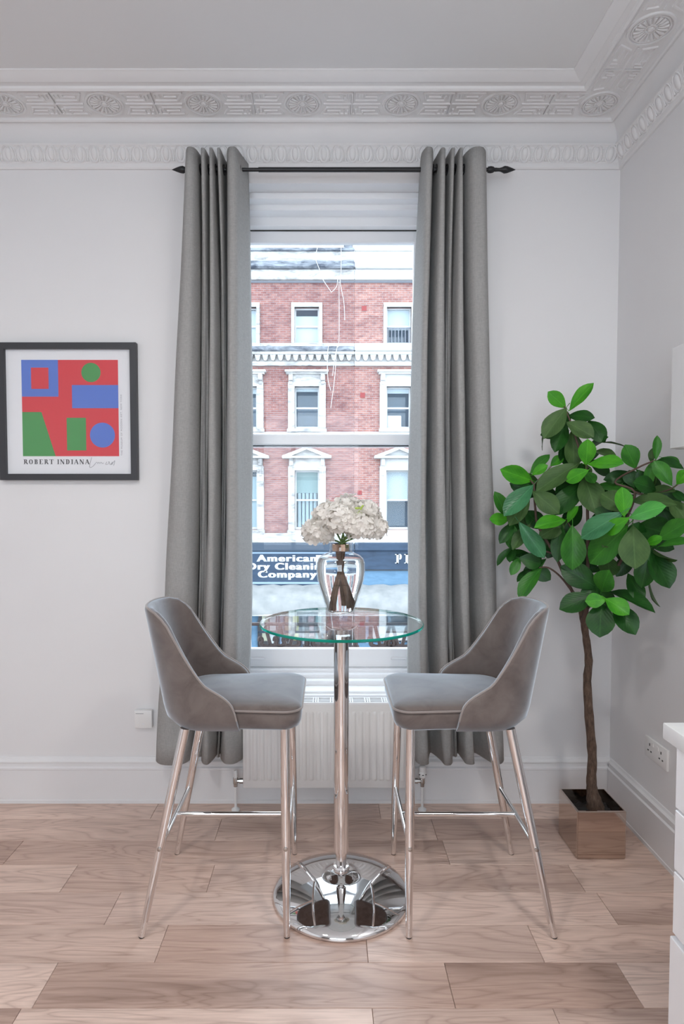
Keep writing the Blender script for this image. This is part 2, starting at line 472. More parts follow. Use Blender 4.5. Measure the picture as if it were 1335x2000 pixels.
def sash(name, y0, y1, z0, z1, rail_b, rail_t):
    bm = B(); sw = .046
    box(bm, GX0, GX0+sw, y0, y1, z0, z1, bev=.004); box(bm, GX1-sw, GX1, y0, y1, z0, z1, bev=.004)
    box(bm, GX0+sw*.9, GX1-sw*.9, y0, y1, z0, z0+rail_b, bev=.004); box(bm, GX0+sw*.9, GX1-sw*.9, y0, y1, z1-rail_t, z1, bev=.004)
    o = finish(bm, name, M['upvc'], win)
    ym = (y0+y1)/2
    boxo('pane', M['pane'], (GX0+sw, GX1-sw, ym-.002, ym+.002, z0+rail_b, z1-rail_t), o)
    return o
sash('upper_sash', 3.275, 3.315, 1.765, 2.8835, .052, .060)
ls = sash('lower_sash', 3.228, 3.268, .607, 1.828, .098, .055)
for xx in (-.37, .37):
    bm = B(); box(bm, xx-.04, xx+.04, 3.219, 3.232, .648, .660, bev=.004); finish(bm, 'sash_lift', M['upvc'], ls)
boxo('weather_strip', M['dark'], (GX0+.04, GX1-.04, 3.262, 3.276, 1.768, 1.772), ls)
boxo('draught_gap', M['dark'], (GX0, GX1, 3.268, 3.276, 2.8822, 2.8842), win)

# ================================================================== CURTAINS AND ROD
def curtain(label, top, mid, bot, zs=(3.062, 1.67, .258)):
    def path(folds, start, end):
        P = [start]
        for i, (a, b, yf) in enumerate(folds):
            if i: a += .004
            if i < len(folds)-1: b -= .004
            ys = min(2.93, yf+.06)
            P += [(a, ys), (lerp(a, b, .22), yf+.010), (lerp(a, b, .5), yf), (lerp(a, b, .78), yf+.010), (b, ys)]
            if i < len(folds)-1: P.append(((b+folds[i+1][0])/2, 2.97))
        P.append(end); return P
    T, Mi, Bo = (path(*q) for q in (top, mid, bot))
    rows = []; NZ = 30
    for k in range(NZ+1):
        t = k/NZ; z = lerp(zs[0], zs[2], t)
        a, b, c = zs
        l0 = (z-b)*(z-c)/((a-b)*(a-c)); l1 = (z-a)*(z-c)/((b-a)*(b-c)); l2 = (z-a)*(z-b)/((c-a)*(c-b))
        P = [Vector((l0*p[0]+l1*q[0]+l2*r[0]+.004*math.sin(7*z+i*1.7)*t, l0*p[1]+l1*q[1]+l2*r[1]+.003*math.sin(5*z+i), z)) for i, (p, q, r) in enumerate(zip(T, Mi, Bo))]
        rows.append(catmull(P, 4))
    org = Vector(((top[0][0][0]+top[0][-1][1])/2, 2.9, zs[2]))
    bm = B(); V = [[bm.verts.new(p-org) for p in r] for r in rows]
    for r in range(NZ):
        for i in range(len(V[0])-1): bm.faces.new((V[r][i], V[r][i+1], V[r+1][i+1], V[r+1][i]))
    root = thing('curtain', label, 'curtain', org, group='grey curtains at the window')
    o = finish(bm, 'curtain_panel', M['curtain'], root, ang=80)
    md = o.modifiers.new('cloth_thickness', 'SOLIDIFY'); md.thickness = .004; md.offset = 0
    # eyelets where the rod passes through the folds
    eb = B(); pts = [(.022*math.cos(2*PI*k/16), .022*math.sin(2*PI*k/16)) for k in range(16)]
    tube(eb, [(0, a, b) for a, b in pts], .003, 6, closed=True)
    e0 = finish(eb, 'eyelet', M['black'], root); first = True
    for a, b, yf in top[0]:
        for xx in (a+.002, b-.002):
            e = e0 if first else e0.copy()
            if not first: COL.objects.link(e)
            first = False
            e.location = Vector((xx, 2.9, 3.0))-org
    return root
curtain('grey linen curtain beside the framed print',
        ([(-.641, -.580, 2.828), (-.577, -.542, 2.836), (-.538, -.510, 2.836), (-.503, -.475, 2.836), (-.463, -.396, 2.828)], (-.612, 2.965), (-.374, 2.968)),
        ([(-.727, -.606, 2.84), (-.602, -.564, 2.925), (-.559, -.503, 2.84), (-.500, -.478, 2.928), (-.474, -.400, 2.836)], (-.70, 2.965), (-.362, 2.985)),
        ([(-.812, -.645, 2.83), (-.634, -.606, 2.915), (-.600, -.538, 2.836), (-.530, -.520, 2.915), (-.514, -.410, 2.84)], (-.79, 2.955), (-.388, 2.965)))
curtain('grey linen curtain beside the leafy tree',
        ([(.427, .482, 2.828), (.495, .537, 2.836), (.543, .577, 2.836), (.580, .612, 2.836), (.618, .717, 2.828)], (.434, 2.97), (.705, 2.968)),
        ([(.416, .460, 2.836), (.480, .548, 2.836), (.553, .580, 2.928), (.584, .644, 2.84), (.665, .763, 2.84)], (.389, 2.985), (.755, 2.965)),
        ([(.412, .484, 2.836), (.525, .588, 2.828), (.594, .624, 2.92), (.634, .692, 2.836), (.742, .831, 2.84)], (.398, 2.965), (.822, 2.955)))
rod = thing('curtain_rod', 'black metal curtain rod with pointed finials above the window', 'curtain rod', (.0725, 2.9, 3.0))
def rodpart(name, fn):
    bm = B(); fn(bm); return finish(bm, name, M['black'], rod)
rodpart('rod', lambda bm: tube(bm, [(-.70, 0, 0), (.70, 0, 0)], .0085, 14))
rodpart('outer_tube', lambda bm: tube(bm, [(-.39, 0, 0), (.45, 0, 0)], .0108, 14))
def fin(s):
    def f(bm):
        pr = [(.66, .013), (.672, .015), (.684, .013), (.690, .0085), (.712, .0075), (.722, .010), (.735, .016), (.748, .0145), (.765, .009), (.786, .001)]
        tube(bm, [(s*a, 0, 0) for a, r in pr], [r for a, r in pr], 12)
    return f
rodpart('finial', fin(-1)); rodpart('finial', fin(1))
for s in (-.63, .62):
    def br(bm, s=s):
        tube(bm, [(s, .098, -.03), (s, .05, -.03), (s, .012, -.018), (s, 0, -.010)], .006, 8); lathe(bm, [(0, 0), (.022, 0), (.022, .006), (0, .006)], 16, (s, .088, -.03))
    rodpart('bracket', br)

# ================================================================== PICTURE
pic = thing('framed_print', 'black framed square poster with red, blue and green shapes on white', 'picture', (-1.239, 2.998, 1.583))
W2, HH = .328, .652; FW = .030
def pbox(name, mat, x0, x1, z0, z1, y0, y1, parent=pic, bev=0):
    return boxo(name, mat, (x0, x1, y0, y1, z0, z1), parent, bev)
M['paper'] = simple('poster_paper', (.78, .79, .82), .6)
M['red'] = simple('print_red', (.66, .045, .06), .5); M['blue'] = simple('print_blue', (.10, .19, .60), .5); M['green'] = simple('print_green', (.07, .30, .085), .5)
M['ink'] = simple('print_ink', (.05, .05, .06), .6); M['inkgrey'] = simple('print_grey_ink', (.30, .30, .32), .6)
bm = B()
for p in ([(-W2, 0), (W2, 0), (W2-FW, FW), (-W2+FW, FW)], [(W2, 0), (W2, HH), (W2-FW, HH-FW), (W2-FW, FW)],
          [(W2, HH), (-W2, HH), (-W2+FW, HH-FW), (W2-FW, HH-FW)], [(-W2, HH), (-W2, 0), (-W2+FW, FW), (-W2+FW, HH-FW)]):
    prism(bm, p, 'y', -.030, 0)
finish(bm, 'frame', M['frame'], pic, smooth=False)
pbox('backing_sheet', M['paper'], -W2+FW-.002, W2-FW+.002, FW-.002, HH-FW+.002, -.012, -.002)
AX0, AX1, AZ0, AZ1 = -.224, .237, .115, .573
ya = -.0126
art = pbox('print', M['red'], AX0, AX1, AZ0, AZ1, ya, -.0119)
def patch(name, mat, pts, k):
    bm = B(); prism(bm, [(lerp(AX0, AX1, a), lerp(AZ0, AZ1, b)) for a, b in pts], 'y', ya-.0003*k, ya+.0002)
    return finish(bm, name, mat, art, smooth=False)
def disc(cx, cy, r, n=40): return [(cx+r*math.cos(2*PI*i/n), cy+r*math.sin(2*PI*i/n)) for i in range(n)]
# plain colour-block stand-in
patch('blue_block', M['blue'], [(.0, .62), (.38, .62), (.38, 1), (0, 1)], 1)
patch('blue_block', M['blue'], [(.52, .50), (1, .50), (1, .74), (.52, .74)], 1)
patch('green_block', M['green'], [(0, 0), (.34, 0), (.20, .46), (0, .46)], 1)
patch('green_block', M['green'], [(.46, .06), (.66, .06), (.66, .40), (.46, .40)], 1)
patch('green_disc', M['green'], disc(.72, .87, .10), 1)
patch('blue_disc', M['blue'], disc(.83, .22, .13), 1)
patch('red_bar', M['red'], [(.10, .70), (.28, .70), (.28, .92), (.10, .92)], 2)
# caption lettering
SERIF = {'R': [('v', .14, 0, 1), ('h', 0, .30, 0), ('h', 0, .5, 1), ('a', .45, .75, .26), ('d', .45, .5, .85, 0)], 'O': [('o',)],
         'B': [('v', .14, 0, 1), ('h', 0, .5, 0), ('h', 0, .5, 1), ('a', .42, .76, .24), ('a', .45, .27, .27)], 'E': [('v', .14, 0, 1), ('h', 0, .75, 0), ('h', 0, .72, 1), ('h', .1, .5, .5), ('s', .75, 0, .25), ('s', .72, .78, 1)],
         'T': [('v', .36, 0, 1), ('h', 0, .86, 1), ('h', .2, .66, 0), ('s', 0, .78, 1), ('s', .84, .78, 1)], 'I': [('v', .14, 0, 1), ('h', 0, .42, 0), ('h', 0, .42, 1)],
         'N': [('s', .12, 0, 1), ('s', .78, 0, 1), ('d', .12, 1, .78, 0), ('h', 0, .25, 0), ('h', 0, .2, 1), ('h', .66, .92, 1)], 'D': [('v', .14, 0, 1), ('h', 0, .5, 0), ('h', 0, .5, 1), ('D', .4)],
         'A': [('d', .44, 1, .80, 0), ('t', .44, 1, .08, 0), ('h', .2, .62, .33), ('h', 0, .22, 0), ('h', .6, .95, 0)], 'P': [('v', .14, 0, 1), ('h', 0, .34, 0), ('h', 0, .5, 1), ('a', .45, .72, .29)]}
WID = {'I': .46, 'T': .9, 'N': .95, 'A': .98, 'R': .92, 'O': .95, 'D': .95}
def serif_text(bm, text, x, z, h, y0, y1, gap=.2, thick=.2, thin=.06):
    def seg(p, q, w):
        p, q = Vector(p), Vector(q); t = (q-p).normalized(); n_ = Vector((-t.y, t.x))*w/2
        prism(bm, [(X(a), Zz(b)) for a, b in (p-n_, q-n_, q+n_, p+n_)], 'y', y0, y1)
    for ch in text:
        if ch == ' ': x += h*.55; continue
        X = lambda a: x+a*h
        Zz = lambda b: z+b*h
        for s in SERIF[ch]:
            k = s[0]
            if k == 'v': seg((s[1]+thick/2, s[2]), (s[1]+thick/2, s[3]), thick)
            elif k == 's': seg((s[1], s[2]), (s[1], s[3]), thin)
            elif k == 'h': seg((s[1], s[3]+(thin/2 if s[3] < .5 else -thin/2)), (s[2], s[3]+(thin/2 if s[3] < .5 else -thin/2)), thin)
            elif k == 'd': seg((s[1], s[2]), (s[3], s[4]), thick)
            elif k == 't': seg((s[1], s[2]), (s[3], s[4]), thin)
            else:
                if k == 'o': c, ra, rb, a0, a1 = (.45, .5), .40, .5, 0, 2*PI
                elif k == 'D': c, ra, rb, a0, a1 = (s[1], .5), .42, .5, -PI/2, PI/2
                else: c, ra, rb, a0, a1 = (s[1], s[2]), .26, s[3], -PI/2, PI/2
                N = 14
                for i in range(N):
                    t0 = lerp(a0, a1, i/N); t1 = lerp(a0, a1, (i+1)/N); tm = (t0+t1)/2
                    w = lerp(thin, thick, abs(math.cos(tm)))
                    seg((c[0]+(ra-w/2)*math.cos(t0), c[1]+(rb-thin/2)*math.sin(t0)), (c[0]+(ra-w/2)*math.cos(t1), c[1]+(rb-thin/2)*math.sin(t1)), w)
        x += h*(WID.get(ch, .86)+gap)
    return x
bm = B(); serif_text(bm, 'ROBERT INDIANA', -.222, .077, .0225, ya-.0004, ya+.0004)
finish(bm, 'caption', M['ink'], pic, smooth=False)
def text_mesh(body, size, bold=0, xs=1.0, align='LEFT', spacing=1.0):
    cu = bpy.data.curves.new('lettering', 'FONT'); cu.body = body; cu.size = size; cu.offset = bold; cu.align_x = align; cu.space_character = spacing
    cu.extrude = .0; o = bpy.data.objects.new('lettering', cu); COL.objects.link(o)
    bpy.context.view_layer.update()
    me = bpy.data.meshes.new_from_object(o.evaluated_get(bpy.context.evaluated_depsgraph_get()))
    bpy.data.objects.remove(o); bpy.data.curves.remove(cu)
    for v in me.vertices: v.co.x *= xs
    return me
me = text_mesh('THE MUSEUM OF MODERN ART, NEW YORK', .0115, 0, 1.05, spacing=1.25)
me.materials.append(M['inkgrey'])
o = bpy.data.objects.new('side_caption', me); COL.objects.link(o); o.parent = pic; o.rotation_euler = (PI/2, -PI/2, 0); o.location = (.254, ya-.0003, .118)
bm = B()
sig = [(.106, .110), (.098, .085), (.095, .062), (.110, .066), (.128, .086), (.134, .080), (.139, .086), (.144, .080), (.150, .086), (.156, .080), (.163, .083)]
tube(bm, catmull([(a, ya-.0004, b) for a, b in sig], 5), .0009, 5)
tube(bm, catmull([(a, ya-.0004, b) for a, b in ((.178, .088), (.172, .076), (.184, .078), (.188, .090), (.194, .074), (.205, .088), (.200, .074), (.216, .094), (.210, .070))], 5), .0009, 5)
finish(bm, 'handwriting', M['inkgrey'], pic)
pbox('glazing', M['pglass'], -W2+FW-.002, W2-FW+.002, FW-.002, HH-FW+.002, -.022, -.020)

# ================================================================== BAR STOOLS
def make_stool():
    root = thing('bar_stool', 'grey velvet bar stool with chrome legs beside the framed print', 'bar stool', (-.3875, 2.305, 0), 0, 'velvet bar stools at the glass table')
    # shell
    raw = [(.085-k, .232) for k in (0, .0015, .004, .008, .014, .022, .032, .044, .056, .068, .080)]
    for k in range(0, 61):
        a = k/60*PI/2; raw.append((-.198*math.sin(a)**(2/2.6), .232*math.cos(a)**(2/2.6) if k < 60 else 0.0))
    half = []; s = 0
    for i, (u, v) in enumerate(raw):
        if i: s += math.hypot(u-raw[i-1][0], v-raw[i-1][1])
        if i > 11 and i < len(raw)-1 and s-half[-1][2] < .0075: continue
        pa = raw[max(i-1, 0)]; pb = raw[min(i+1, len(raw)-1)]; tx, ty = pb[0]-pa[0], pb[1]-pa[1]; tl = math.hypot(tx, ty)
        nv = (ty/tl, -tx/tl) if i < len(raw)-1 else (-1, 0)
        half.append((u, v, s, nv))
    cols = half[:-1]+[half[-1]]+[(u, -v, s, (n[0], -n[1])) for u, v, s, n in reversed(half[:-1])]
    ZR = [(0, .738), (.0015, .760), (.004, .776), (.008, .789), (.014, .799), (.022, .808), (.035, .820), (.05, .830), (.07, .843), (.085, .854), (.1, .873), (.115, .900),
          (.14, .950), (.165, 1.008), (.185, 1.054), (.205, 1.078), (.235, 1.098), (.28, 1.108), (.45, 1.112)]
    def pt(u, v, n, z, off):
        lean = .205*(z-.69); sc = 1-.40*max(0, z-.74)
        tuck = .030*max(0, 1-(z-.695)/.05)**2
        return Vector((u-lean-n[0]*(off+tuck), v*sc-n[1]*(off+tuck), z))
    bm = B(); rings = []; rim = []
    for u, v, s, n in cols:
        zr = pw(s, ZR); th = min(.032, max(.006, (zr-.695)*.5)); P = []
        for k in range(13): P.append(pt(u, v, n, lerp(.695, zr-th*.35, k/12), 0))
        for k in range(1, 6):
            a = k/6*PI; P.append(pt(u, v, n, zr-th*.35+th*.35*math.sin(a), th/2*(1-math.cos(a))))
        zi = min(.74, zr-th*.35)
        for k in range(12):
            f_ = k/11; z = lerp(zr-th*.35, zi, f_)
            P.append(pt(u, v, n, z, th+.012*math.sin(PI*min(1, f_*1.1))*min(1, s/.2)))
        rim.append(pt(u, v, n, zr-th*.10, th*.22)+Vector((0, 0, .002)))
        rings.append([bm.verts.new(p) for p in P])
    for a, b in zip(rings[:-1], rings[1:]):
        for k in range(len(a)-1): bm.faces.new((a[k], a[k+1], b[k+1], b[k]))
        bm.faces.new((a[-1], a[0], b[0], b[-1]))
    bm.faces.new(rings[0]); bm.faces.new(rings[-1])
    bk = finish(bm, 'backrest', M['velvet'], root, ang=60)
    bm = B(); tube(bm, rim, .0042, 6); finish(bm, 'piping', M['piping'], bk)
    # seat
    def outline(inset, nar=1):
        P = []; x0, x1, w, r = -.165, .292, .216, .055
        def corner(cx, cy, a0, rr):
            for k in range(9):
                a = a0+k/8*PI/2; P.append((cx+(rr-inset*.0)*math.cos(a), cy+rr*math.sin(a)))
        corner(x1-r, w-r, 0, r); corner(x0+.10, w-.10, PI/2, .10); corner(x0+.10, -w+.10, PI, .10); corner(x1-r, -w+r, 3*PI/2, r)
        cx = .065; out = []
        for x, yv in P:
            fx = 1-inset/(.228); fy = 1-inset/.216
            bow = .008*(1-(yv/w)**2) if x > .2 else 0
            out.append((cx+(x+bow-cx)*fx, yv*fy*pw(x, [(-.02, .90), (.05, .97), (.09, 1)])))
        return out
    def stack(levels):
        bm = B(); R = [[bm.verts.new((x, yv, z)) for x, yv in outline(i)] for i, z in levels]
        n = len(R[0])
        for a, b in zip(R[:-1], R[1:]):
            for k in range(n): bm.faces.new((a[k], a[(k+1) % n], b[(k+1) % n], b[k]))
        bm.faces.new(R[0]); bm.faces.new(R[-1]); return bm
    sb = finish(stack([(.045, .694), (.020, .697), (.008, .706), (.001, .725), (0, .745), (.003, .762), (.012, .768)]), 'seat_base', M['velvet'], root, ang=60)
    st_ = finish(stack([(.012, .760), (.001, .766), (0, .771), (.006, .779), (.020, .786), (.05, .792), (.10, .797), (.16, .799), (.20, .800)]), 'seat', M['velvet'], root, ang=60)
    bm = B(); tube(bm, [(x, yv, .7665) for x, yv in outline(-.001)], .0042, 6, closed=True); finish(bm, 'piping', M['piping'], st_)
    # legs
    for su, tu, fu in ((-1, -.108, -.2475), (1, .238, .2475)):
        for sv in (-1, 1):
            bm = B(); top = Vector((tu, sv*.186, .70)); ft = Vector((fu, sv*.2475, .004))
            pts = [lerp(top, ft, k/6) for k in range(7)]
            tube(bm, pts, [.0165, .0165, .0165, .0160, .0148, .0130, .0108], 18)
            lg = finish(bm, 'leg', M['chrome'], root, ang=50)
            bm = B(); lathe(bm, [(0, 0), (.0095, 0), (.0105, .003), (.0105, .006), (0, .006)], 14, (ft.x, ft.y, 0)); finish(bm, 'foot_glide', M['dark'], lg)
            p = lerp(top, ft, (.70-.30)/.696)
            bm = B(); d = Vector((0, sv, 0)); tube(bm, [p+d*.013, p+d*.0175, p+d*.0185], [.0075, .0075, .003], 12); finish(bm, 'bolt', M['brushed'], lg)
        p0 = lerp(Vector((tu, .186, .70)), Vector((fu, .2475, .004)), .5747)
        bm = B(); tube(bm, [(p0.x, -p0.y, p0.z), (p0.x, p0.y, p0.z)], .0085, 12); finish(bm, 'side_rail', M['chrome'], root)
        if su < 0: xa = p0.x
        else: xb = p0.x
    bm = B(); tube(bm, [(xa, 0, .30), (xb, 0, .30)], .0085, 12); finish(bm, 'footrest', M['chrome'], root)
    return root
stool = make_stool()
s2 = copy_tree(stool); s2.location = (.5235, 2.303, 0); s2.rotation_euler = (0, 0, PI); s2['label'] = 'grey velvet bar stool with chrome legs beside the potted tree'

# ================================================================== TABLE
tb = thing('bar_table', 'round glass bar table on a chrome pedestal between the stools', 'table', (.05, 2.285, 0))
bm = B()
lathe(bm, [(0, 0), (.254, 0), (.258, .004), (.258, .011), (.254, .017), (.24, .026), (.20, .045), (.15, .063), (.11, .073), (.080, .079), (.066, .082), (.061, .086),
           (.050, .093), (.040, .098), (.033, .100), (.030, .101), (.030, .104), (0, .104)], 96)
finish(bm, 'base', M['chrome'], tb, ang=40)
bm = B(); lathe(bm, [(.021, .102), (.029, .103), (.033, .107), (.033, .112), (.029, .117), (.021, .118)], 40, close=True); finish(bm, 'collar', M['chrome'], tb)
bm = B(); tube(bm, [(0, 0, .103), (0, 0, .18)], .0205, 40); finish(bm, 'lower_tube', M['chrome'], tb, ang=50)
bm = B(); tube(bm, [(0, 0, .170), (0, 0, 1.020)], .0278, 48); finish(bm, 'pole', M['chrome'], tb, ang=50)
bm = B(); lathe(bm, [(0, 1.012), (.040, 1.012), (.055, 1.020), (.060, 1.026), (.060, 1.0295), (0, 1.0295)], 48); finish(bm, 'top_plate', M['chrome'], tb)
bm = B(); lathe(bm, [(0, 1.030), (.3005, 1.030), (.3025, 1.032), (.3025, 1.038), (.3005, 1.040), (0, 1.040)], 128)
gt = finish(bm, 'tabletop', [M['tglass'], M['glassrim']], tb, ang=40)
for p in gt.data.polygons:
    if all((gt.data.vertices[v].co.x**2+gt.data.vertices[v].co.y**2)**.5 > .29 for v in p.vertices): p.material_index = 1

# ================================================================== VASE AND FLOWERS
VX, VY, VZ = .047, 2.283, 1.0402
vs = thing('glass_vase', 'clear glass urn vase holding water on the glass table', 'vase', (VX, VY, VZ))
VP = [(.052, .0), (.054, .004), (.053, .020), (.051, .040), (.056, .058), (.066, .090), (.077, .124), (.086, .156), (.0905, .188), (.0895, .218), (.084, .234), (.072, .246), (.054, .254), (.043, .258), (.0405, .266), (.0405, .288), (.0415, .291)]
bm = B()
inn = [(r-.003, z) for r, z in reversed(VP) if z > .03]
lathe(bm, [(0, 0)]+VP+inn+[(.040, .034), (0, .032)], 56); finish(bm, 'vase_body', M['vglass'], vs, ang=60)
bm = B(); W = [(r-.0036, z) for r, z in VP if .038 < z < .235]
lathe(bm, [(0, .036)]+[(.040, .037)]+W+[(.0795, .2345), (0, .2345)], 56); finish(bm, 'water', M['water'], vs, ang=40)
M['petal'] = NT('white_petal').set(col=(.84, .80, .75), rough=.65, sheen=.2).m
let_light_through(M['petal'], (.85, .82, .76), .25)
M['stemgreen'] = simple('green_stem', (.10, .17, .04), .5); M['stembrown'] = mottled('brown_stem', (.075, .042, .028), (.15, .09, .06), 60, .5)
M['sprout'] = simple('lime_bud', (.42, .55, .10), .6); M['copper'] = simple('copper_band', (.62, .42, .31), .12, metal=1.0)
def floret(bm, c, n, r, rng):
    t = Vector((rng.uniform(-1, 1), rng.uniform(-1, 1), rng.uniform(-1, 1))); a = n.cross(t).normalized(); b = n.cross(a)
    for k in range(4):
        th = k*PI/2+rng.uniform(-.2, .2); d = a*math.cos(th)+b*math.sin(th); e = n.cross(d)
        cup = rng.uniform(-.1, .45); rr = r*rng.uniform(.85, 1.15)
        g = []
        for i, (s, w) in enumerate(((.05, .12), (.45, .46), (.8, .50), (1.05, .22))):
            row = []
            for j in (-1, 0, 1):
                row.append(bm.verts.new(c+d*(s*rr)+e*(j*w*rr)+n*(rr*(cup*s*s+.12*abs(j)*s+rng.uniform(-.05, .05)))))
            g.append(row)
        for i in range(3):
            for j in range(2): bm.faces.new((g[i][j], g[i][j+1], g[i+1][j+1], g[i+1][j]))
heads = [(-.085, -.012, 1.374, .052, 'hydrangea stem with a drooping white head low on the framed print side', ), (-.040, .018, 1.432, .060, 'hydrangea stem with a white head above the drooping one'),
         (.030, .048, 1.452, .062, 'hydrangea stem with a white head at the back facing the window'), (.000, -.055, 1.415, .058, 'hydrangea stem with a big creamy head at the front of the vase'),
         (.070, -.052, 1.398, .056, 'hydrangea stem with a white head hanging over the copper band'), (.085, .010, 1.440, .058, 'hydrangea stem with a white head beside the lime green buds'),
         (.122, .012, 1.388, .048, 'hydrangea stem with a small white head drooping towards the tree')]
ends = [(-.030, -.010), (-.020, .020), (.010, .028), (-.022, -.020), (.026, -.016), (.030, .008), (.034, .020)]
for i, (hx, hy, hz, hr, lab) in enumerate(heads):
    rng = random.Random(50+i)
    hs = thing('hydrangea_stem', lab, 'flower', (VX, VY, VZ), group='white hydrangeas in the vase')
    bm = B(); C = Vector((hx, hy, hz-VZ)); nF = 72
    for k in range(nF):
        zf = 1-2*(k+.5)/nF; ph = k*2.39996; q = math.sqrt(1-zf*zf)
        n = Vector((q*math.cos(ph), q*math.sin(ph), zf))
        if n.z < -.80: continue
        sq = Vector((n.x*1.08, n.y*1.08, n.z*.88))
        floret(bm, C+sq*hr*rng.uniform(.78, 1.0), (n+Vector((rng.uniform(-.3, .3), rng.uniform(-.3, .3), rng.uniform(-.2, .3)))).normalized(), .0175, rng)
    o = finish(bm, 'flower_head', M['petal'], hs, ang=180); o['kind'] = 'stuff'
    ex, ey = ends[i]; sx, sy = -ex*.35, -ey*.35
    bm = B(); tube(bm, catmull([C-Vector((0, 0, hr*.3)), (sx*2+hx*.25, sy*2+hy*.25, .292), (sx, sy, .25)], 6), .0034, 8); finish(bm, 'stem', M['stemgreen'], hs)
    lo = .045+.01*(i % 3)
    bm = B(); tube(bm, catmull([(sx, sy, .262), (sx*.4+ex*.1, sy*.4, .20), (ex*.6, ey*.6, .12), (ex, ey, lo)], 6), .0062 if i % 2 else .0074, 9); finish(bm, 'woody_stem', M['stembrown'], hs)
    if i == 5:
        bm = B(); rr = random.Random(3)
        for k in range(26):
            c = C+Vector((rr.uniform(-.036, -.004), -.060+rr.uniform(-.010, .006), rr.uniform(-.035, .03))); rs = bmesh.ops.create_icosphere(bm, subdivisions=1, radius=.0042)
            for v in rs['verts']: v.co += c
        o = finish(bm, 'bud_cluster', M['sprout'], hs); o['kind'] = 'stuff'
bm = B(); lathe(bm, [(.0285, .262), (.0315, .263), (.0325, .275), (.0315, .288), (.0285, .289)], 12, close=True)
o = finish(bm, 'stem_band', M['copper'], None, smooth=False, loc=(VX, VY, VZ)); tag(o, 'shiny copper band around the stems in the vase neck', 'band')

# ================================================================== RADIATOR
rd = thing('radiator', 'white ribbed panel radiator under the window', 'radiator', (0, 2.93, .122))
bm = B()
box(bm, -.403, .408, -.046, -.036, 0, .405, bev=.006, seg=2); box(bm, -.403, .408, .026, .036, 0, .405, bev=.004)
x = -.378
while x < .385:
    P = []
    for z0, z1, w, dy in ((.035, .370, .0125, -.0455), (.042, .363, .0085, -.0500), (.050, .355, .004, -.0515)): P.append((z0, z1, w, dy))
    R = [[bm.verts.new((x+sx*w, dy, z)) for sx, z in ((-1, z0+.006), (-.5, z0), (.5, z0), (1, z0+.006), (1, z1-.006), (.5, z1), (-.5, z1), (-1, z1-.006))] for z0, z1, w, dy in P]
    for a, b in zip(R[:-1], R[1:]):
        for k in range(8): bm.faces.new((a[k], a[(k+1) % 8], b[(k+1) % 8], b[k]))
    bm.faces.new(R[-1]); x += .0333
finish(bm, 'panel', M['radiator'], rd, ang=40)
for a, b in ((-.403, -.400), (.405, .408)): boxo('side_cover', M['radiator'], (a, b, -.040, .030, .01, .400), rd)
bm = B()
for a, b in ((-.046, -.038), (.028, .036)): box(bm, -.403, .408, a, b, .400, .412, bev=.002)
for a, b in ((-.016, -.012), (.003, .007)): box(bm, -.40, .405, a, b, .403, .411)
x = -.40
while x < .40:
    for dx in (0, .012, .022): box(bm, x+dx, x+dx+.005, -.040, .030, .404, .4115)
    x += .082
finish(bm, 'top_grille', M['upvc'], rd, smooth=False)
boxo('convector_core', M['dark'], (-.395, .40, -.030, .020, .03, .385), rd)
for s, xx in ((-1, -.442), (1, .452)):
    lab = 'white thermostatic head and pipe' if s > 0 else 'small lockshield valve and pipe'
    bm = B(); tube(bm, [(xx, -.015, -.122), (xx, -.015, .02)], .006, 10); pp = finish(bm, 'pipe', M['plastic'], rd); pp['label'] = lab
    bm = B(); lathe(bm, [(0, 0), (.020, 0), (.020, .006), (.012, .012), (.007, .016), (0, .016)], 20, (xx, -.015, -.121)); finish(bm, 'pipe_collar', M['plastic'], rd)
    bm = B(); tube(bm, [(xx, -.015, .045), (xx, -.015, .058), (xx, -.015, .060), (xx, -.015, .085), (xx, -.015, .092)], [.010, .010, .0125, .0125, .009], 8)
    e = -.403 if s < 0 else .408
    tube(bm, [(xx, -.015, .072), (lerp(xx, e, .5), -.015, .072), (lerp(xx, e, .5), -.015, .072), (e, -.015, .072)], [.009, .009, .0125, .0125], 8)
    vv = finish(bm, 'valve', M['brushed'], rd); vv.location = (0, 0, -.050)
    bm = B()
    if s > 0:
        lathe(bm, [(0, .088), (.013, .088), (.017, .094), (.018, .115), (.0165, .118), (.0165, .122), (.0175, .125), (.017, .142), (.012, .147), (0, .148)], 20, (xx, -.015, 0))
        finish(bm, 'thermostat_head', M['plastic'], vv)
        for a in (-.9, 0, .9):
            c, q = math.sin(a), -math.cos(a)
            bm = B(); box(bm, xx+c*.0178-.004, xx+c*.0178+.004, -.015+q*.0178-.001, -.015+q*.0178+.001, .105, .1085); finish(bm, 'grip_slot', M['dark'], vv, smooth=False)
    else:
        lathe(bm, [(0, .088), (.009, .088), (.010, .092), (.009, .120), (.006, .124), (0, .124)], 14, (xx, -.015, 0)); finish(bm, 'valve_cap', M['plastic'], vv)

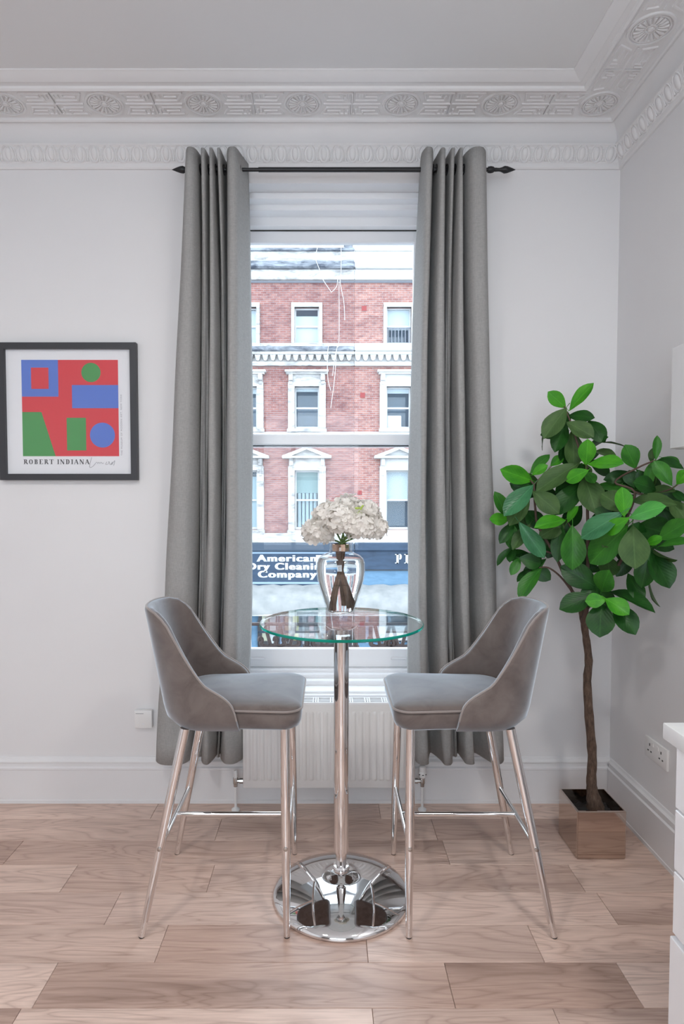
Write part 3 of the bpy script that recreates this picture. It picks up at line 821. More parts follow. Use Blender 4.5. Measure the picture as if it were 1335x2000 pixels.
# ================================================================== WALL FITTINGS
sn = thing('wall_sensor', 'small square white plastic box on the wall above the skirting', 'wall box', (-.8985, 3.0, .377))
bm = B(); box(bm, -.0425, .0425, -.026, 0, 0, .087, bev=.004, seg=2); finish(bm, 'case', M['plastic'], sn)
bm = B(); box(bm, -.036, .002, -.0268, -.0255, .071, .0735); finish(bm, 'vent_slot', M['inkgrey'], sn, smooth=False)
bm = B(); box(bm, -.006, .006, -.0268, -.0255, .018, .024); finish(bm, 'indicator', M['paper'], sn, smooth=False)
so = thing('double_socket', 'white double power socket on the side wall above the skirting', 'socket', (1.385, 2.56, .386))
bm = B(); box(bm, -.012, 0, -.088, .088, 0, .088, bev=.003, seg=2); finish(bm, 'face_plate', M['plastic'], so)
for yc in (-.045, .045):
    for dy, dz, w, h in ((0, .060, .003, .0055), (-.012, .033, .0045, .0028), (.012, .033, .0045, .0028)):
        bm = B(); box(bm, -.0128, -.011, yc+dy-w, yc+dy+w, dz-h, dz+h); finish(bm, 'pin_hole', M['dark'], so, smooth=False)
    bm = B(); box(bm, -.0145, -.011, yc*.45-.006, yc*.45+.006, .060, .076, bev=.001); finish(bm, 'rocker_switch', M['plastic'], so)

# ================================================================== KITCHEN UNIT AND WALL CUPBOARD
ku = thing('drawer_unit', 'white handleless kitchen drawer unit along the side wall', 'cabinet', (1.12, .9, 0))
bm = B(); box(bm, -.235, .255, -.62, .615, .10, .886); box(bm, -.19, .25, -.60, .605, 0, .10); finish(bm, 'carcass', M['lacquer'], ku, smooth=False)
for z0, z1, out in ((.728, .880, 0), (.571, .722, 0), (.407, .565, 0), (.105, .399, .006)):
    for y0, y1 in ((-.62, -.004), (.004, .617)):
        bm = B(); box(bm, -.254-out, -.236, y0, y1, z0, z1, bev=.002); finish(bm, 'drawer_front', M['lacquer'], ku)
wt = boxo('worktop', mottled('white_stone', (.80, .80, .81), (.86, .85, .84), 20, .2), (.852, 1.36, .25, 1.556, .8865, .928), None, .003, 2)
tag(wt, 'thick white worktop resting on the kitchen drawer unit', 'worktop')
wc = thing('wall_cupboard', 'shallow white cupboard fixed high on the side wall beyond the tree', 'cupboard', (1.385, 1.945, 1.68))
boxo('carcass', M['wall'], (-.085, 0, -.39, .39, 0, .378), wc, .003)
for a, b in ((-.389, -.002), (.002, .389)): boxo('door', M['wall'], (-.103, -.087, a, b, .002, .376), wc, .002)

# ================================================================== POTTED TREE
pl = thing('planter', 'square mirrored steel planter on the floor in the corner', 'planter', (1.132, 2.612, 0))
bm = B(); h, q = .102, .094
ov = [(-h, -h), (h, -h), (h, h), (-h, h)]; iv = [(-q, -q), (q, -q), (q, q), (-q, q)]
def ringv(P, z): return [bm.verts.new((a, b, z)) for a, b in P]
R = [ringv(ov, 0), ringv(ov, .203), ringv(iv, .203), ringv(iv, .11)]
for a, b in zip(R[:-1], R[1:]):
    for k in range(4): bm.faces.new((a[k], a[(k+1) % 4], b[(k+1) % 4], b[k]))
bm.faces.new(R[0]); bm.faces.new(R[-1])
es = [e for e in bm.edges if all(abs(abs(v.co.x)-h) < 1e-4 for v in e.verts)]
bmesh.ops.bevel(bm, geom=es, offset=.004, segments=3, affect='EDGES')
finish(bm, 'pot', M['mirror'], pl, ang=50)
bm = B(); P = []
for i in range(13):
    P.append([bm.verts.new((lerp(-.093, .093, i/12), lerp(-.093, .093, j/12), .145+random.uniform(-.006, .008)+.02*math.exp(-((i-6)**2+(j-6)**2)/6))) for j in range(13)])
for i in range(12):
    for j in range(12): bm.faces.new((P[i][j], P[i+1][j], P[i+1][j+1], P[i][j+1]))
o = finish(bm, 'soil', mottled('black_liner', (.006, .006, .007), (.02, .019, .018), 60, .6), pl, ang=60)
tree = thing('artificial_tree', 'tall leafy green tree with a thin brown trunk in a mirrored pot', 'plant', (1.132, 2.615, 0))
def bark():
    t = NT('bark').set(rough=.85); v = t.coords('Object', (1, 1, .35)); n = t.noise(v, 90, 5, .7)
    t.color(t.ramp(n, [(.3, (.045, .026, .018)), (.55, (.12, .075, .052)), (.75, (.20, .14, .10))])); t.bump(n, .8, .006); return t.m
M['bark'] = bark(); M['twig'] = simple('twig_brown', (.10, .06, .045), .7)
tk = [(.020, .005, .145), (.018, .005, .176), (.006, .005, .235), (.001, .005, .293), (.003, .005, .393), (-.013, .005, .561), (-.024, .005, .716), (-.019, .005, .804), (-.034, .005, .915), (-.046, .005, .985), (-.055, .012, 1.035)]
bm = B(); pts = catmull(tk, 4); n = len(pts)
rr = [pw(p.z, [(.145, .042), (.18, .033), (.24, .023), (.32, .0195), (.6, .018), (.9, .015), (1.04, .013)])*(1+.09*math.sin(i*2.3)*random.uniform(.3, 1)) for i, p in enumerate(pts)]
tube(bm, pts, rr, 14); finish(bm, 'trunk', M['bark'], tree, ang=70)
LEAVES=[
    (-0.132,0.025,1.885,-0.195,0.021,1.939,0.055,"b"),(-0.103,0.025,1.879,-0.042,-0.023,1.963,0.058,"b"),(-0.143,-0.005,1.865,-0.223,-0.019,1.760,0.077,"o"),
    (-0.102,0.045,1.850,-0.030,-0.009,1.836,0.055,"d"),(-0.131,-0.025,1.809,-0.058,-0.072,1.754,0.070,"o"),(-0.032,0.007,1.818,0.001,-0.049,1.738,0.064,"d"),
    (-0.122,0.045,1.814,-0.174,0.000,1.705,0.065,"d"),(-0.197,0.065,1.791,-0.225,0.027,1.710,0.020,"e"),(-0.025,0.030,1.715,0.006,-0.058,1.745,0.039,"d"),
    (-0.103,0.005,1.769,-0.096,0.001,1.643,0.074,"o"),(-0.076,-0.073,1.640,-0.083,-0.100,1.724,0.062,"b"),(-0.072,-0.107,1.637,-0.001,-0.203,1.633,0.069,"b"),
    (-0.088,-0.103,1.608,-0.146,-0.065,1.572,0.061,"b"),(-0.102,-0.030,1.636,-0.244,-0.021,1.539,0.082,"o"),(-0.066,-0.054,1.604,-0.046,-0.080,1.565,0.044,"m"),
    (-0.066,-0.039,1.580,-0.055,-0.117,1.455,0.094,"o"),(-0.066,-0.025,1.561,-0.184,-0.035,1.444,0.082,"d"),(-0.013,-0.011,1.697,0.021,-0.107,1.664,0.039,"o"),
    (-0.279,0.005,1.574,-0.400,-0.033,1.611,0.070,"b"),(-0.257,0.055,1.612,-0.191,0.053,1.678,0.046,"m"),(-0.168,0.065,1.640,-0.127,0.056,1.673,0.041,"b"),
    (-0.257,0.035,1.600,-0.212,0.007,1.632,0.040,"b"),(-0.290,-0.035,1.542,-0.396,-0.069,1.439,0.076,"s"),(-0.268,-0.025,1.520,-0.193,-0.066,1.445,0.076,"o"),
    (-0.281,0.035,1.511,-0.359,-0.008,1.399,0.071,"o"),(-0.231,0.065,1.532,-0.151,0.070,1.516,0.039,"d"),(-0.371,0.025,1.424,-0.422,-0.001,1.512,0.049,"m"),
    (-0.372,0.005,1.407,-0.446,-0.025,1.410,0.049,"b"),(-0.344,0.025,1.388,-0.398,0.005,1.315,0.046,"d"),(-0.339,0.055,1.380,-0.334,0.054,1.285,0.059,"m"),
    (-0.320,-0.015,1.383,-0.238,-0.033,1.263,0.066,"s"),(-0.346,0.045,1.283,-0.398,0.050,1.216,0.031,"d"),(-0.271,0.065,1.438,-0.226,0.019,1.379,0.068,"k"),
    (-0.327,0.065,1.281,-0.354,0.023,1.231,0.039,"d"),(-0.314,0.025,1.239,-0.352,0.002,1.180,0.039,"m"),(-0.312,0.005,1.242,-0.240,-0.003,1.221,0.064,"d"),
    (-0.239,-0.005,1.198,-0.327,-0.050,1.091,0.064,"m"),(-0.251,0.035,1.200,-0.193,0.011,1.155,0.058,"d"),(-0.256,0.055,1.190,-0.320,0.012,1.148,0.033,"d"),
    (-0.157,-0.055,1.409,-0.275,-0.096,1.386,0.058,"b"),(-0.133,-0.035,1.402,-0.109,-0.064,1.458,0.038,"b"),(-0.136,-0.095,1.370,-0.139,-0.110,1.225,0.090,"m"),
    (-0.151,-0.005,1.378,-0.172,-0.031,1.248,0.059,"d"),(-0.178,0.065,1.361,-0.195,0.049,1.276,0.060,"k"),(-0.011,-0.271,1.438,-0.016,-0.265,1.528,0.060,"b"),
    (0.000,-0.303,1.430,0.056,-0.402,1.466,0.063,"l"),(-0.028,-0.264,1.436,-0.129,-0.197,1.352,0.075,"s"),(-0.021,-0.306,1.418,-0.061,-0.240,1.369,0.056,"b"),
    (-0.007,-0.258,1.378,-0.077,-0.157,1.252,0.099,"m"),(0.020,-0.278,1.379,0.013,-0.311,1.252,0.098,"o"),(0.025,-0.205,1.451,-0.033,-0.145,1.510,0.077,"o"),
    (0.048,-0.218,1.491,0.115,-0.354,1.480,0.053,"o"),(0.079,-0.207,1.392,0.128,-0.307,1.367,0.100,"d"),(0.100,-0.322,1.351,0.141,-0.410,1.409,0.063,"m"),
    (0.091,-0.325,1.323,0.115,-0.462,1.348,0.046,"m"),(0.070,-0.278,1.326,0.100,-0.325,1.350,0.034,"b"),(0.090,-0.271,1.292,0.067,-0.261,1.170,0.069,"d"),
    (0.104,-0.255,1.284,0.140,-0.309,1.178,0.088,"d"),(0.110,-0.230,1.305,0.144,-0.329,1.267,0.020,"e"),(0.146,-0.305,1.487,0.173,-0.359,1.418,0.063,"o"),
    (0.093,-0.196,1.513,0.150,-0.297,1.527,0.048,"o"),(0.159,-0.289,1.526,0.165,-0.364,1.490,0.026,"d"),(0.151,-0.334,1.553,0.162,-0.371,1.591,0.046,"b"),
    (0.132,-0.323,1.553,0.088,-0.302,1.628,0.052,"m"),(0.127,-0.228,1.643,0.151,-0.345,1.613,0.035,"d"),(0.153,-0.230,1.651,0.186,-0.271,1.623,0.043,"m"),
    (0.127,-0.228,1.651,0.131,-0.226,1.728,0.030,"m"),(0.127,-0.194,1.638,0.126,-0.201,1.685,0.024,"o"),(0.074,-0.174,1.622,0.034,-0.183,1.696,0.067,"m"),
    (0.068,-0.120,1.703,-0.003,-0.079,1.726,0.009,"e"),(0.082,-0.149,1.547,0.069,-0.142,1.602,0.055,"d"),(0.108,-0.166,1.525,0.095,-0.168,1.599,0.037,"k"),
    (0.109,-0.201,1.532,0.117,-0.216,1.625,0.037,"m"),(0.135,-0.202,1.544,0.126,-0.222,1.615,0.019,"e"),(0.070,-0.150,1.533,-0.009,-0.047,1.550,0.042,"m"),
    (-0.050,-0.122,1.142,-0.162,-0.087,1.210,0.091,"d"),(-0.039,-0.150,1.127,-0.044,-0.213,1.205,0.078,"m"),(-0.070,-0.128,1.101,-0.180,-0.122,1.054,0.079,"d"),
    (-0.048,-0.200,1.099,-0.107,-0.181,1.091,0.054,"b"),(-0.047,-0.170,1.077,-0.070,-0.213,0.970,0.096,"d"),(-0.041,-0.209,1.102,0.011,-0.259,1.061,0.066,"b"),
    (0.002,-0.182,1.075,0.045,-0.246,0.987,0.079,"d"),(0.007,-0.128,1.124,0.077,-0.295,1.086,0.056,"d"),(0.063,-0.165,1.191,0.075,-0.239,1.110,0.055,"d"),
    (0.119,-0.205,1.173,0.133,-0.246,1.089,0.015,"e"),(0.007,-0.100,1.258,-0.009,-0.151,1.193,0.075,"o"),(0.004,-0.066,1.209,-0.047,-0.049,1.196,0.026,"d"),
    (-0.025,0.037,1.329,-0.025,-0.017,1.208,0.073,"k"),(-0.144,0.085,1.339,-0.172,0.077,1.247,0.073,"k"),(0.028,-0.005,1.345,0.011,0.013,1.247,0.070,"k"),
    (-0.042,0.066,1.458,-0.098,0.068,1.380,0.072,"k"),(0.034,-0.029,1.447,0.006,0.006,1.376,0.070,"k"),(0.065,-0.061,1.323,0.096,-0.116,1.241,0.069,"k"),
    (0.118,-0.142,1.341,0.110,-0.208,1.274,0.060,"k"),(-0.213,0.075,1.261,-0.248,0.065,1.189,0.053,"k"),(0.162,-0.202,1.463,0.188,-0.221,1.404,0.065,"k"),
    (-0.094,0.085,1.550,-0.117,0.092,1.458,0.066,"k"),(-0.291,0.085,1.491,-0.304,0.085,1.412,0.059,"k"),(0.106,-0.108,1.277,0.051,-0.098,1.189,0.055,"k"),
]
BRANCHES=[
    (.012,[(-0.050,-0.003,0.971),(-0.049,-0.033,1.028),(-0.065,-0.017,1.064),(-0.093,0.005,1.099)]),
    (.007,[(-0.085,0.025,1.096),(-0.132,0.005,1.176),(-0.172,0.005,1.260),(-0.241,0.005,1.376),(-0.255,0.005,1.447),(-0.263,0.005,1.555)]),
    (.005,[(-0.085,0.025,1.096),(-0.145,0.005,1.164),(-0.197,0.005,1.202),(-0.236,0.005,1.202)]),
    (.004,[(-0.172,0.005,1.260),(-0.269,0.005,1.299),(-0.309,0.005,1.382),(-0.373,0.005,1.408)]),
    (.009,[(-0.041,-0.013,1.024),(-0.048,-0.038,1.194),(-0.051,-0.038,1.384),(-0.059,-0.033,1.630)]),
    (.005,[(-0.059,-0.033,1.630),(-0.083,-0.010,1.713),(-0.110,0.005,1.810),(-0.140,0.005,1.883)]),
    (.008,[(-0.041,-0.013,1.024),(-0.004,-0.085,1.150),(0.042,-0.141,1.249),(0.054,-0.160,1.420)]),
    (.005,[(0.042,-0.141,1.249),(0.074,-0.183,1.331),(0.106,-0.225,1.322),(0.132,-0.262,1.345)]),
    (.005,[(0.054,-0.160,1.420),(0.070,-0.183,1.522),(0.020,-0.122,1.562),(0.076,-0.192,1.616),(0.116,-0.248,1.642)]),
    (.004,[(0.070,-0.183,1.522),(0.102,-0.225,1.510),(0.150,-0.295,1.532),(0.171,-0.328,1.565)]),
    (.004,[(-0.097,0.005,1.363),(-0.123,0.005,1.402)]),
    (.004,[(-0.049,-0.038,1.290),(-0.097,0.005,1.363)]),
    (.005,[(-0.004,-0.085,1.150),(0.001,-0.089,1.101),(0.013,-0.103,1.091)]),
    (.004,[(-0.263,0.005,1.555),(-0.279,0.005,1.574)]),
    (.003,[(-0.263,0.005,1.555),(-0.190,0.005,1.632)]),
]

for r, P in BRANCHES:
    bm = B(); q = catmull(P, 5); tube(bm, q, [lerp(r, r*.6, i/len(q)) for i in range(len(q))], 8); finish(bm, 'branch', M['twig'], tree, ang=70)
def leaf_mat(name, c1, c2, rough=.38):
    t = NT(name).set(rough=rough, spec=.24)
    tc = t.node('ShaderNodeTexCoord'); sp = t.node('ShaderNodeSeparateXYZ'); t.link(tc.outputs['Object'], sp.inputs[0])
    ab = t.node('ShaderNodeMath', operation='ABSOLUTE'); t.link(sp.outputs['Y'], ab.inputs[0])
    # side veins run forward from the midrib
    m1 = t.node('ShaderNodeMath', operation='MULTIPLY_ADD'); m1.inputs[1].default_value = -.9; t.link(ab.outputs[0], m1.inputs[0]); t.link(sp.outputs['X'], m1.inputs[2])
    m2 = t.node('ShaderNodeMath', operation='MULTIPLY'); m2.inputs[1].default_value = 9.0; t.link(m1.outputs[0], m2.inputs[0])
    pp = t.node('ShaderNodeMath', operation='PINGPONG'); pp.inputs[1].default_value = .5; t.link(m2.outputs[0], pp.inputs[0])
    v = t.coords('Object', (1, 1, 1), rnd=True); nz = t.noise(v, 2.2, 3)
    c = t.ramp(nz, [(.3, c1), (.7, c2)])
    lt = tuple(min(1, a*1.5+.01) for a in c2)
    c = t.mix(t.ramp(pp.outputs[0], [(0, (.16, .16, .16)), (.10, (0, 0, 0))]), c, lt)
    c = t.mix(t.ramp(ab.outputs[0], [(0, (.45, .45, .45)), (.03, (0, 0, 0))]), c, lt)
    t.color(c); t.bump(pp.outputs[0], .06, .01); return t.m
LM = {'b': leaf_mat('bright_leaf', (.030, .20, .010), (.070, .31, .016)), 'm': leaf_mat('green_leaf', (.018, .105, .012), (.040, .18, .018)),  # bright and mid green leaf colours
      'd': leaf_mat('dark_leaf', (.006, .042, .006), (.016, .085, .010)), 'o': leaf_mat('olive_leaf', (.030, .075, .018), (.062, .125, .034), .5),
      's': leaf_mat('blue_green_leaf', (.022, .115, .045), (.055, .20, .085), .3), 'l': leaf_mat('light_leaf', (.05, .26, .045), (.09, .36, .07), .3)}  # blue-green leaves carry a bluish highlight in their colour
LM['k'] = LM['d']; LM['e'] = LM['o']  # inner leaves: deep shadow put into the dark leaf colour
def leaf_mesh(droop, fold):
    bm = B(); NL = 9; V = []
    for i in range(NL+1):
        s = i/NL; w = (math.sin(PI*min(1, s**1.28))**.70) if 0 < s < 1 else .03
        row = []
        for j in (-1, -.5, 0, .5, 1):
            row.append(bm.verts.new((s, j*w*.5, fold*abs(j)*w*.5+droop*(s-.5)**2*-1+.012*math.sin(s*17+j*3)*abs(j))))
        V.append(row)
    for i in range(NL):
        for j in range(4): bm.faces.new((V[i][j], V[i+1][j], V[i+1][j+1], V[i][j+1]))
    tube(bm, [(-.14, 0, -.03), (-.05, 0, -.005), (.06, 0, .0)], [.018, .014, .010], 5)
    return bm
protos = {}
rl = random.Random(8)
camdir = Vector((0, 0, 1.5))-Vector((1.13, 2.6, 1.4)); camdir.normalize()
rf = random.Random(21); more = []
for x0, y0, z0, x1, y1, z1, w, k in LEAVES:      # darker fill leaves deeper in each whorl
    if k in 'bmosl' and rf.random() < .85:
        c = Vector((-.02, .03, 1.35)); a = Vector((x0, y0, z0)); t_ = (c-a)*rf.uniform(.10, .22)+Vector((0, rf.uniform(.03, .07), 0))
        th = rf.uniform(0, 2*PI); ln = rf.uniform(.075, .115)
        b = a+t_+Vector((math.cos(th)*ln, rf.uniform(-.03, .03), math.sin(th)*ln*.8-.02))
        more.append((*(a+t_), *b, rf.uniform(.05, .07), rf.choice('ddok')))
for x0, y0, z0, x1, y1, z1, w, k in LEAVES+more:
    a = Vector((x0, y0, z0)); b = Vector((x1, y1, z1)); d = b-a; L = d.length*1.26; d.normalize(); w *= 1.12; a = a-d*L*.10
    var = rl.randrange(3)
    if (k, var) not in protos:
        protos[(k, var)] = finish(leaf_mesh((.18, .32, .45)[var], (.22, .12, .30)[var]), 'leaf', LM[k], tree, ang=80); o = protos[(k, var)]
    else:
        o = protos[(k, var)].copy(); COL.objects.link(o)
    nrm = (camdir + Vector((rl.uniform(-.35, .35), rl.uniform(-.2, .2), rl.uniform(.05, .65)))).normalized()
    if k == 'e':
        nrm = d.cross(camdir).normalized(); w = .06
    nrm = (nrm-d*nrm.dot(d)).normalized(); sd = nrm.cross(d)
    Mx = Matrix((d*L, sd*w, nrm*L*.6)).transposed().to_4x4(); Mx.translation = a
    o.matrix_local = Mx

# ================================================================== ADDED CEILING LAMPS (unseen, put in to light the room and stools)
t = NT('opal_glow'); t.b.inputs['Emission Color'].default_value = (1, .96, .91, 1); t.b.inputs['Emission Strength'].default_value = 3; GLOW = t.m
for x, y_, lab in ((-1.15, .40, 'added round opal ceiling lamp on the side of the framed print'), (.95, .45, 'added round opal ceiling lamp over the kitchen drawer unit')):
    dl = thing('added_ceiling_lamp', lab, 'light', (x, y_, HC), group='added opal ceiling lamps')
    bm = B(); lathe(bm, [(0, 0), (.16, 0), (.16, -.035), (.15, -.04), (0, -.04)], 48); finish(bm, 'lamp_body', M['plastic'], dl)
    bm = B(); lathe(bm, [(0, -.041), (.145, -.041), (.135, -.055), (0, -.06)], 48); finish(bm, 'diffuser', GLOW, dl)
    l = bpy.data.lights.new('added_lamp_light', 'AREA'); l.shape = 'DISK'; l.size = .27; l.energy = 24 if x < 0 else 25; l.color = (1, .975, .95)
    lo = bpy.data.objects.new('added_lamp_light', l); COL.objects.link(lo); lo.parent = dl; lo.location = (0, 0, -.064)

# ================================================================== OUTSIDE: WINDOW GUARD, STREET, OPPOSITE BUILDINGS
struct(boxo('trim_3', mottled('stone_ledge', (.5, .49, .47), (.62, .61, .59), 9, .8), (-.75, .8, 3.34, 3.56, .44, .545)), 'stone window ledge outside')
M['iron'] = mottled('painted_iron', (.045, .028, .026), (.09, .06, .055), 40, .5)
wg = thing('window_guard', 'low dark scrolled iron guard on the ledge outside the window', 'railing', (0, 3.45, .545))
def ironp(name, paths):
    bm = B()
    for P, r in paths: tube(bm, catmull(P, 5) if len(P) > 2 else [Vector(p) for p in P], r, 7)
    return finish(bm, name, M['iron'], wg)
ironp('bottom_rail', [([(-.52, 0, .045), (.56, 0, .045)], .011)])
ironp('top_rail', [([(-.52, 0, .245), (.56, 0, .245)], .010)])
for x in (-.50, -.118, .155, .545): ironp('post', [([(x, 0, 0), (x, 0, .25)], .014), ([(x, 0, .10), (x, 0, .125)], .021)])
for x in (-.31, -.225, -.02, .305, .405):
    w = .075
    ironp('scroll', [([(x-w*.55, 0, .235), (x-.012, 0, .125)], .011), ([(x+w*.55, 0, .235), (x+.012, 0, .125)], .011),
                     ([(x-w, 0, .150), (x-w*.95, 0, .168), (x-w*.8, 0, .158), (x-w*.85, 0, .132), (x-w*.45, 0, .118), (x, 0, .124), (x+w*.45, 0, .118), (x+w*.85, 0, .132), (x+w*.8, 0, .158), (x+w*.95, 0, .168), (x+w, 0, .150)], .012),
                     ([(x-w*.8, 0, .055), (x-w*.75, 0, .10), (x-w*.4, 0, .112)], .008), ([(x+w*.8, 0, .055), (x+w*.75, 0, .10), (x+w*.4, 0, .112)], .008)])
    for s in (-1, 1):
        bm = B(); tube(bm, [(x+s*.034+.018*math.cos(2*PI*k/18), 0, .083+.018*math.sin(2*PI*k/18)) for k in range(18)], .004, 6, closed=True)
        finish(bm, 'ring', M['iron'], wg)

FY = 22.0
def brick(name, c1, c2, mortar, dirt):
    t = NT(name).set(rough=.85, spec=.2)
    tc = t.node('ShaderNodeTexCoord'); mp = t.node('ShaderNodeMapping'); mp.inputs['Rotation'].default_value = (PI/2, 0, 0)
    t.link(tc.outputs['Object'], mp.inputs['Vector'])
    b = t.node('ShaderNodeTexBrick'); b.inputs['Scale'].default_value = 1.0; b.inputs['Brick Width'].default_value = .225; b.inputs['Row Height'].default_value = .075
    b.inputs['Mortar Size'].default_value = .008; b.inputs['Color1'].default_value = (*c1, 1); b.inputs['Color2'].default_value = (*c2, 1); b.inputs['Mortar'].default_value = (*mortar, 1)
    t.link(mp.outputs[0], b.inputs['Vector'])
    v = t.coords('Object', (1, 1, 2.2)); n1 = t.noise(v, .9, 5, .65, .4); n2 = t.noise(v, 4.5, 4, .6)
    c = t.mix(.8, b.outputs['Color'], t.ramp(n1, [(.30, dirt), (.50, (1, 1, 1)), (.72, (1.22, 1.16, 1.12))]), 'MULTIPLY')
    c = t.mix(.5, c, t.ramp(n2, [(.34, (.50, .50, .60)), (.58, (1.12, 1.12, 1.12))]), 'MULTIPLY')
    t.color(c); t.bump(b.outputs['Fac'], .3, .01); return t.m
M['brickA'] = brick('red_brick', (.20, .088, .078), (.255, .13, .112), (.24, .19, .19), (.55, .46, .52))
M['brickB'] = brick('cleaned_red_brick', (.245, .11, .095), (.295, .155, .13), (.30, .245, .235), (.62, .55, .60))
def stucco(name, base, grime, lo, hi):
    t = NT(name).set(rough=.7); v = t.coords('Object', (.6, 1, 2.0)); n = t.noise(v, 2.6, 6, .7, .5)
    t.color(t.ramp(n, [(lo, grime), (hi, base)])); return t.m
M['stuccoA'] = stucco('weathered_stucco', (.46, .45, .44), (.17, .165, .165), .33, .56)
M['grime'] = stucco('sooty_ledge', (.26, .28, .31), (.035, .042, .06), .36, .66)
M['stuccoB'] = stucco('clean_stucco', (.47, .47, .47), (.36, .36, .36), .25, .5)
M['shadow_and_bar'] = simple('shadow_and_bar_grey', (.18, .19, .22), .6)  # grey shared by the painted cornice shadow strip and the guard bars
M['sashpaint'] = simple('sash_paint', (.46, .47, .48), .35)
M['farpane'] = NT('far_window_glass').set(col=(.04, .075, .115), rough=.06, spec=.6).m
M['blindw'] = simple('white_blind', (.35, .40, .43), .7); M['blindg'] = simple('green_grey_blind', (.16, .23, .23), .7)
M['net'] = simple('pale_curtain', (.26, .33, .36), .8); M['ventred'] = simple('terracotta_vent', (.22, .035, .035), .7)

def fwin(bld, cx, kind, st_mat, blind=None, seed=0):
    """one window of the facade: surround, sashes, panes, blind"""
    gw = .43
    z0, z1 = {3: (6.89, 8.16), 2: (3.93, 5.40), 1: (.36, 2.45)}[kind]
    sw = {3: .115, 2: .235, 1: .235}[kind]
    bm = B(); fy = FY-.07
    for s in (-1, 1):
        a, b = sorted((cx+s*gw, cx+s*(gw+sw))); box(bm, a, b, FY-.09, FY+.10, z0-.02, z1+.10, bev=.012)
    box(bm, cx-gw-sw, cx+gw+sw, FY-.088, FY+.10, z1, z1+.15, bev=.012)
    box(bm, cx-gw-sw-.03, cx+gw+sw+.03, FY-.16, FY+.12, z0-.13, z0-.01, bev=.012)
    sr = finish(bm, 'window_surround', st_mat, bld, smooth=False)
    if kind == 2:
        bm = B(); t = z1+.15
        box(bm, cx-gw-sw+.02, cx+gw+sw-.02, FY-.07, FY+.05, t, t+.30)
        box(bm, cx-gw-sw-.10, cx+gw+sw+.10, FY-.28, FY+.05, t+.32, t+.40, bev=.015); box(bm, cx-gw-sw-.05, cx+gw+sw+.05, FY-.20, FY+.05, t+.26, t+.32)
        finish(bm, 'entablature', st_mat, sr, smooth=False)
        for s in (-1, 1):
            bm = B(); x = cx+s*(gw+sw*.55); box(bm, x-.08, x+.08, FY-.19, FY, t+.04, t+.27, bev=.03, seg=2); box(bm, x-.065, x+.065, FY-.13, FY, t-.09, t+.05, bev=.025); finish(bm, 'bracket', st_mat, sr)
    if kind == 1:
        t = z1+.15; w = gw+sw+.20
        bm = B(); box(bm, cx-gw-sw+.03, cx+gw+sw-.03, FY-.07, FY+.05, t, t+.26); box(bm, cx-w, cx+w, FY-.30, FY+.05, t+.27, t+.36, bev=.012)
        zb = t+.36; za = zb+.33
        for s in (-1, 1):
            prism(bm, [(cx+s*w, zb), (cx+s*(w-.34), zb), (cx, za-.11), (cx, za)], 'y', FY-.30, FY+.05)
        prism(bm, [(cx-w+.3, zb), (cx+w-.3, zb), (cx, za-.1)], 'y', FY-.10, FY+.04)
        finish(bm, 'pediment', st_mat, sr, smooth=False)
        for s in (-1, 1):
            bm = B(); x = cx+s*(gw+sw*.5); box(bm, x-.07, x+.07, FY-.20, FY, t+.02, t+.27, bev=.03, seg=2); box(bm, x-.055, x+.055, FY-.125, FY, t-.35, t+.04, bev=.025)
            finish(bm, 'bracket', st_mat, sr)
    # sashes
    bm = B(); y0 = FY+.14; zm = lerp(z0, z1, .5)
    for s in (-1, 1): a, b = sorted((cx+s*gw, cx+s*(gw-.05))); box(bm, a, b, y0, y0+.06, z0, z1)
    for a, b in ((z0, z0+.08), (zm-.03, zm+.03), (z1-.05, z1)): box(bm, cx-gw, cx+gw, y0-.001, y0+.061, a, b)
    sa = finish(bm, 'sash_frame', M['sashpaint'], bld, smooth=False)
    for a, b in ((z0+.08, zm-.03), (zm+.03, z1-.05)): boxo('pane', M['pane'], (cx-gw+.05, cx+gw-.05, y0+.025, y0+.035, a, b), sa)
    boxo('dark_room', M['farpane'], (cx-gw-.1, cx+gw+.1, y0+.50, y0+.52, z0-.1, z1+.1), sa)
    if blind:
        m, f0, f1 = blind
        boxo('blind', M[m], (cx-gw+.045, cx+gw-.045, y0+.07, y0+.085, lerp(z0, z1, f0), lerp(z0, z1, f1)), sa)
    return sa
def course(bld, name, mat, x0, x1, z0, z1, proj, bev=.02):
    return boxo(name, mat, (x0, x1, FY-proj, FY+.05, z0, z1), bld, bev)
